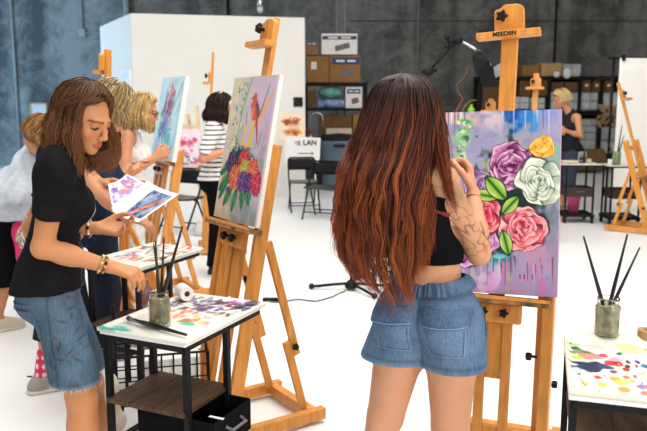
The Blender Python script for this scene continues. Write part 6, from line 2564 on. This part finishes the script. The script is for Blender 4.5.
# white direction sign
Yd = 11.7
p0, p1 = P(285, 137, Yd), P(320, 166, Yd)
w, h = p1.x - p0.x, p0.z - p1.z
t = thing('sign_board', 'white sign board with LAN lettering and an arrow behind the folding chairs', 'sign', ((p0.x + p1.x) / 2, Yd, 0), R_(-3))
MB().box((0, 0, p1.z + h / 2), (w, .02, h), Matrix.Rotation(.05, 3, 'Y')).build('panel', M['white_plastic'], t, bev=.003)
ink2 = mat('sign_ink', (.03, .025, .03), .6)
text_mesh('LAN', .115, ink2, t, face_front((.12, -.0125, p0.z - .095)), bold=.004)
MB().box((-.06, -.012, p0.z - .10), (.06, .006, .075)).build('logo_mark', mat('logo_mauve', (.42, .22, .34), .6), t)
MB().box((-.115, -.012, p0.z - .09), (.03, .006, .05)).build('logo_mark', mat('logo_rose', (.6, .42, .45), .6), t)
z = p0.z - .265
MB().box((.03, -.012, z), (.20, .006, .012)).add([(.13, -.013, z - .03), (.19, -.013, z), (.13, -.013, z + .03), (.145, -.013, z)], [(0, 1, 2, 3)]).build('arrow', ink2, t)
for s in (-1, 1):
    MB().tube([(s * w * .36, -.0, p1.z + .1), (s * w * .40, -.10, 0)], .012, 6).build('stand_leg', M['white_plastic'], t)
MB().tube([(0, .03, p1.z + h * .6), (0, .42, 0)], .012, 6).build('stand_leg', M['white_plastic'], t)

# tall white backdrop at the right
Yb = 10.4
p0 = P(620, 58, Yb)
t = thing('backdrop', 'tall white photographic backdrop hanging at the right edge behind the far right easel', 'backdrop', (p0.x, Yb, 0), R_(6))
mb = MB()
mb.grid(lambda u, v: (u * 2.4, .012 * math.sin(u * 16) * (1 - v), .0 + p0.z * v), 40, 12)
mb.build('sheet', mat('backdrop_paper', (.84, .83, .80), .8, var=.02, scale=2), t, smooth=True, solid=.006)
MB().tube([(-.15, .03, p0.z + .0), (2.5, .03, p0.z + .0)], .02, 8).build('crossbar', M['black_metal'], t, smooth=True)
for x in (-.06, 2.45):
    MB().tube([(x, .05, .0), (x, .05, p0.z + .02)], .018, 8).build('stand_pole', M['black_metal'], t, smooth=True)
for x in (.05, .9):
    MB().box((x, -.005, p0.z + .005), (.05, .05, .08)).build('clip', M['black_plastic'], t, bev=.006)

# studio lamp on a boom
Yl = 8.6
t = thing('studio_lamp', 'black studio lamp with barn doors on a boom arm above the rose painting', 'lamp', (P(427, 80, Yl).x, Yl, 0))
L0 = V((P(427, 80, Yl).x, Yl, 0))
lp = lambda px, py, dy=0: P(px, py, Yl + dy) - L0
top = lp(428, 72)
MB().tube([(top.x, 0, .55), top], .016, 10).build('stand_pole', M['steel'], t, smooth=True)
for k in range(3):
    a = 2.1 * k + .5
    MB().tube([(top.x, 0, .62), (top.x + .45 * math.cos(a), .45 * math.sin(a), .02)], .012, 8).build('stand_leg', M['black_metal'], t, smooth=True)
MB().ball(top, (.07, .05, .05), 12, 8).tube([lp(421, 72), lp(437, 70)], .02, 8).build('stand_clamp', M['black_plastic'], t, smooth=True)
MB().tube([top, lp(457, 41)], .014, 8).build('lower_arm', M['black_metal'], t, smooth=True)
MB().tube([lp(459, 40), lp(488, 56)], .016, 8).build('upper_arm', M['steel'], t, smooth=True)
MB().ball(lp(458, 40), .055, 12, 8).tube([lp(447, 42), lp(462, 39)], .022, 8).ball(lp(447, 37), .035, 10, 6).ball(lp(447, 46), .035, 10, 6).build('joint', M['black_plastic'], t, smooth=True)
hd_ = lp(489, 64)
Rl = Euler((R_(20), R_(-28), R_(20))).to_matrix()
mb = MB()
mb.box(hd_, (.24, .30, .26), Rl)
hl = mb.build('lamp_head', M['black_plastic'], t, bev=.02)
for (c, s, rx) in (((0, -.21, .17), (.28, .18, .010), .5), ((0, -.20, -.17), (.26, .16, .010), -.5)):
    MB().box(hd_ + Rl @ V(c), s, Rl @ Matrix.Rotation(rx, 3, 'X')).build('barn_door', M['black_metal'], hl)
MB().box(hd_ + Rl @ V((-.19, -.20, 0)), (.010, .18, .28), Rl @ Matrix.Rotation(.5, 3, 'Z')).build('barn_door', M['black_metal'], hl)
MB().box(hd_ + Rl @ V((.17, -.16, -.02)), (.010, .16, .24), Rl @ Matrix.Rotation(-.35, 3, 'Z')).build('reflector_flap', M['white_plastic'], hl)
MB().box(hd_ + Rl @ V((0, -.153, 0)), (.20, .01, .22), Rl).build('lamp_glass', mat('lamp_glass', (.5, .52, .54), .2), hl)

# curly dry twig and green bottle, far behind the painting
Yt = 10.5
t = thing('dry_twig', 'curly dry reddish twig rising behind the top left of the rose painting', 'branch', tuple(P(455, 130, Yt)))
o = P(455, 130, Yt)
pts = [P(a, b, Yt) - o for a, b in ((455, 130), (456, 112), (460, 104), (463, 99), (458, 92), (456, 86), (462, 80), (466, 74), (467, 67))]
MB().tube(pts, [.02, .018, .016, .015, .014, .012, .011, .009, .006], 6).build('stem', mat('twig_red', (.17, .07, .05), .8), t, smooth=True)
pts = [P(a, b, Yt) - o for a, b in ((462, 112), (465, 106), (470, 101), (477, 100))]
MB().tube(pts, [.012, .011, .009, .005], 6).build('stem', M['cardboard'], t, smooth=True)
t0 = P(455, 130, Yt)
vase = MB().lathe([(.07, 0), (.10, .06), (.06, t0.z - .02), (.07, t0.z + .06)], (t0.x, Yt, 0), 16).build('floor_vase', M['cardboard_dark'], smooth=True)
tag(vase, 'tall dark floor vase of the dry twig, hidden behind the rose painting', 'vase')
Yt = 11.2
p0, p1 = P(471, 116, Yt), P(471, 103, Yt)
MBt = MB().box((p0.x, Yt, p0.z / 2 - .01), (.5, .4, p0.z - .02))
cab = MBt.build('low_cabinet', M['cardboard_dark'], bev=.01)
tag(cab, 'low dark cabinet behind the rose painting carrying the green bottle', 'cabinet')
tag(MB().lathe([(.05, 0), (.055, .02), (.055, (p1.z - p0.z) * .65), (.02, (p1.z - p0.z) * .85), (.02, p1.z - p0.z)], (p0.x, Yt, p0.z - .02), 14).build('green_bottle', mat('lime_plastic', (.25, .55, .03), .4), smooth=True), 'small lime green bottle behind the top edge of the rose painting', 'bottle')

# low floor lamp stand and its cable
g = G(351, 290)
t = thing('floor_stand', 'low black three-legged lamp stand on the white floor beside the long hair', 'lamp stand', (g.x, g.y, 0))
MB().lathe([(.05, .02), (.055, .04), (.04, .07), (.02, .09)], n=14).build('hub', M['black_plastic'], t, smooth=True)
for a in (3.05, .15, -1.0, 1.4):
    MB().tube([(0, 0, .06), (.16 * math.cos(a), .16 * math.sin(a), .045), (.34 * math.cos(a), .34 * math.sin(a), .022)], .013, 8).ball((.34 * math.cos(a), .34 * math.sin(a), .026), .026, 10, 6).build('leg', M['black_plastic'], t, smooth=True)
pz = P(354, 262, g.y).z
MB().tube([(0, 0, .08), (.0, 0, pz - .04)], .011, 8).build('pole', M['black_metal'], t, smooth=True)
MB().lathe([(.02, -.02), (.055, 0), (.06, .03)], (.02, 0, pz - .02), 18, rot_to((0, -.9, .3))).build('lamp_shade', M['white_plastic'], t, smooth=True)
em, nt, b = new_mat('lamp_glow')
b.inputs['Emission Color'].default_value = (1, .95, .9, 1)
b.inputs['Emission Strength'].default_value = 4
MB().lathe([(.05, 0), (.05, .004)], (.02, -.028, pz - .01), 18, rot_to((0, -.9, .3))).build('lamp_face', em, t)
pts = []
ctrl = [G(345, 292), G(333, 298), G(316, 301), G(300, 301), G(286, 302), G(272, 302), G(262, 302)]
for i in range(len(ctrl) - 1):
    for k in range(6):
        pts.append(ctrl[i].lerp(ctrl[i + 1], k / 6) + V((0, .03 * math.sin((i * 6 + k) * .4), .006)))
t = thing('power_cable', 'thin grey cable running over the white floor from the low lamp stand', 'cable', tuple(pts[0] - V((0, 0, .006))))
o = pts[0]
MB().tube([p - o + V((0, 0, .006)) for p in pts], .0065, 6).build('cord', mat('grey_cord', (.10, .11, .12), .5), t, smooth=True)
d = pts[-1] - o
MB().box(d + V((.06, 0, .012)), (.14, .04, .028)).build('plug', M['black_plastic'], t, bev=.006)

# loose scrap on the floor at left
g = G(30, 377)
tag(MB().box((g.x, g.y, .003), (.03, .012, .005)).build('floor_scrap', M['black_plastic']), 'tiny black scrap on the white floor left of the cut-off jeans', 'scrap')


# ------------------------------------------------------------------ prints held by the two women
def sheet(label, corners, pt, bend=.02):
    """a held paper print: corners top-left, top-right, bottom-right, bottom-left (as the picture is read)"""
    tl, tr, br, bl = (V(c) for c in corners)
    H, W = pt.h, pt.w
    nrm = (tr - tl).cross(bl - tl).normalized()
    vs = []
    for j in range(H):
        for i in range(W):
            u, v = i / (W - 1), j / (H - 1)
            p = tl.lerp(tr, u).lerp(bl.lerp(br, u), v) + nrm * bend * math.sin(u * math.pi)
            vs.append(tuple(p))
    j, i = np.meshgrid(np.arange(H - 1), np.arange(W - 1), indexing='ij')
    a = (j * W + i).ravel()
    fs = np.stack([a, a + W, a + W + 1, a + 1], 1)
    o = np_mesh('art_print', np.array(vs), fs, M['print'], None, cols=pt.colors().reshape(-1, 3), world=False, relax=0)
    md = o.modifiers.new('solid', 'SOLIDIFY')
    md.thickness = .0012
    return tag(o, label, 'print')


# print nearest: dark blue with an orange bird, white margins
p = Paint(90, .75, (246, 246, 244), 71)
m_ = (p.x > .30) & (p.x < .94) & (p.y > .07) & (p.y < .68)
p.mixin(m_ * (.75 + p.n1), (36, 56, 92))
p.mixin(m_ * np.clip(p.n2 * 3, 0, 1), (110, 130, 170))
p.stroke([(.48, .60), (.62, .40), (.82, .20)], .07, (206, 70, 50), .95, .03)
p.stroke([(.56, .46), (.74, .34)], .03, (240, 150, 70), .9, .02)
p.stroke([(.44, .64), (.54, .52)], .02, (240, 200, 210), .9, .01)
sheet('print of an orange bird on dark blue, held by the woman in black', (P(147, 181, 3.05), P(179, 194, 2.94), P(138, 222, 2.80), P(112, 211, 2.93)), p, .012)
# second print, mostly under the first: small blue picture in a white margin
p = Paint(70, .8, (244, 244, 242), 72)
m_ = (p.x > .10) & (p.x < .80) & (p.y > .20) & (p.y < .72)
p.mixin(m_ * 1.0, (40, 64, 110))
p.blob(.4, .55, .14, .10, 0, (210, 206, 120), .9, .6, .5)
p.blob(.6, .35, .2, .1, 0, (96, 120, 170), .7, .6, .5)
sheet('print with a small dark blue landscape lying under the bird print', (P(139, 187, 3.10), P(160, 196, 3.06), P(134, 221, 2.90), P(111, 208, 2.97)), p, .008)
# third print: lilac with red rings
p = Paint(80, .8, (226, 218, 232), 73)
m_ = (p.x > .05) & (p.x < .95) & (p.y > .06) & (p.y < .74)
p.mixin(m_ * (.5 + p.n1 * 1.5), (140, 124, 186))
p.blob(.7, .35, .16, .14, 0, (206, 70, 80), .9, .5, .4)
p.blob(.7, .35, .09, .07, 0, (246, 220, 220), .9, .5, .4)
p.blob(.42, .45, .18, .12, .3, (216, 120, 100), .85, .6, .7)
p.blob(.2, .3, .16, .14, 0, (84, 72, 140), .8, .6, .7)
p.blob(.35, .15, .2, .07, 0, (222, 200, 140), .7, .6, .7)
sheet('lilac print with red rings held in the left hand of the woman in leopard print', (P(108, 184, 3.30), P(127, 174, 3.42), P(150, 186, 3.26), P(112, 206, 3.12)), p, .010)

# ------------------------------------------------------------------ rolling wire trolley and bags behind the front cart
c = V((-.79, 3.36, 0))
t = thing('wire_trolley', 'black wire basket trolley with wheels standing behind the front left paint cart', 'trolley', (c.x, c.y, 0), R_(14))
bk = MB()
bw, bd, z0, z1 = .22, .105, .16, .40
for s in (-1, 1):
    for k in range(9):
        x = -bw + 2 * bw * k / 8
        bk.tube([(x, s * bd, z0), (x, s * bd, z1)], .0045, 5)
    for k in range(5):
        y = -bd + 2 * bd * k / 4
        bk.tube([(s * bw, y, z0), (s * bw, y, z1)], .0045, 5)
for k in range(5):
    z = z0 + (z1 - z0) * k / 4
    bk.tube([(-bw, -bd, z), (bw, -bd, z), (bw, bd, z), (-bw, bd, z), (-bw, -bd, z)], .0035 if k < 4 else .006, 5)
for k in range(9):
    x = -bw + 2 * bw * k / 8
    bk.tube([(x, -bd, z0), (x, bd, z0)], .0045, 5)
bk.build('basket', M['black_metal'], t)
for s in (-1, 1):
    MB().tube([(s * bw, bd, .08), (s * bw, bd, .60)], .010, 8).build('frame_tube', M['black_metal'], t)
    MB().tube([(-bw - .01, s * bd, .05), (-bw, s * bd, z0)], .008, 6).build('wheel_strut', M['black_metal'], t)
    MB().lathe([(.045, -.014), (.075, -.012), (.075, .012), (.045, .014)], (-bw - .04, s * bd, .075), 20, Matrix.Rotation(math.pi / 2, 3, 'X')).build('wheel', M['black_plastic'], t, smooth=True)
    MB().lathe([(.02, -.014), (.045, -.012), (.045, .012), (.02, .014)], (bw + .01, s * bd, .046), 16, Matrix.Rotation(math.pi / 2, 3, 'X')).build('wheel', M['black_plastic'], t, smooth=True)
# white box in the basket
bx = MB().box((c.x + .05, c.y + .012, .27), (.26, .17, .20), Matrix.Rotation(R_(14), 3, 'Z')).build('white_box', M['white_paper'], bev=.006)
tag(bx, 'white box of supplies sitting in the black wire trolley', 'box')
# clear bag of red tubes on the easel rail
def bag(label, c, r, m, seed):
    q = SDF()
    q.ell(c, r, None, .02)
    q.cap(V(c) + V((0, 0, r[2] * .6)), V(c) + V((.0, 0, r[2] * 1.25)), min(r) * .5, min(r) * .8, .03)
    q.noise(.012, 45, seed)
    q.plane(V(c) - V((0, 0, r[2] * .85)), (0, 0, -1))
    pos, fs = q.geo(.008)
    o = np_mesh('plastic_bag', pos, fs, m, None, world=False)
    return tag(o, label, 'bag')


g = P(106, 348, 3.05)
bag('crumpled cream plastic bag on the floor between the jeans and the front left cart', (g.x, g.y, .13), (.07, .07, .15), mat('cream_bag', (.55, .50, .42), .5, scale=18), 4)
g = G(139, 398)
bag('small bag of red paint tubes standing on the floor behind the front left cart', (g.x - .02, g.y + .30, .225), (.06, .05, .25), mat('red_tubes_bag', (.55, .42, .42), .4, scale=22, col2=(.45, .06, .06)), 7)
# crumpled cloth and grey bundle at the foot of the slim easel
g = G(213, 236)
q = SDF()
q.ell((g.x + .05, g.y + .1, .10), (.20, .14, .13)).ell((g.x - .1, g.y + .05, .06), (.16, .10, .08), None, .05)
q.noise(.025, 22, 3)
q.plane((0, 0, .004), (0, 0, -1))
pos, fs = q.geo(.012)
tag(np_mesh('crumpled_cloth', pos, fs, mat('rag_white', (.62, .56, .50), .9), None, world=False), 'crumpled white cloth on the floor at the foot of the slim easel', 'cloth')
q = SDF()
q.ell((g.x + .16, g.y + .42, .18), (.16, .12, .19))
q.noise(.01, 30, 5)
q.plane((0, 0, .004), (0, 0, -1))
pos, fs = q.geo(.012)
tag(np_mesh('cloth_bag', pos, fs, mat('grey_bag', (.18, .155, .13), .9, scale=20), None, world=False), 'grey-brown cloth bag standing behind the crumpled white cloth', 'bag')
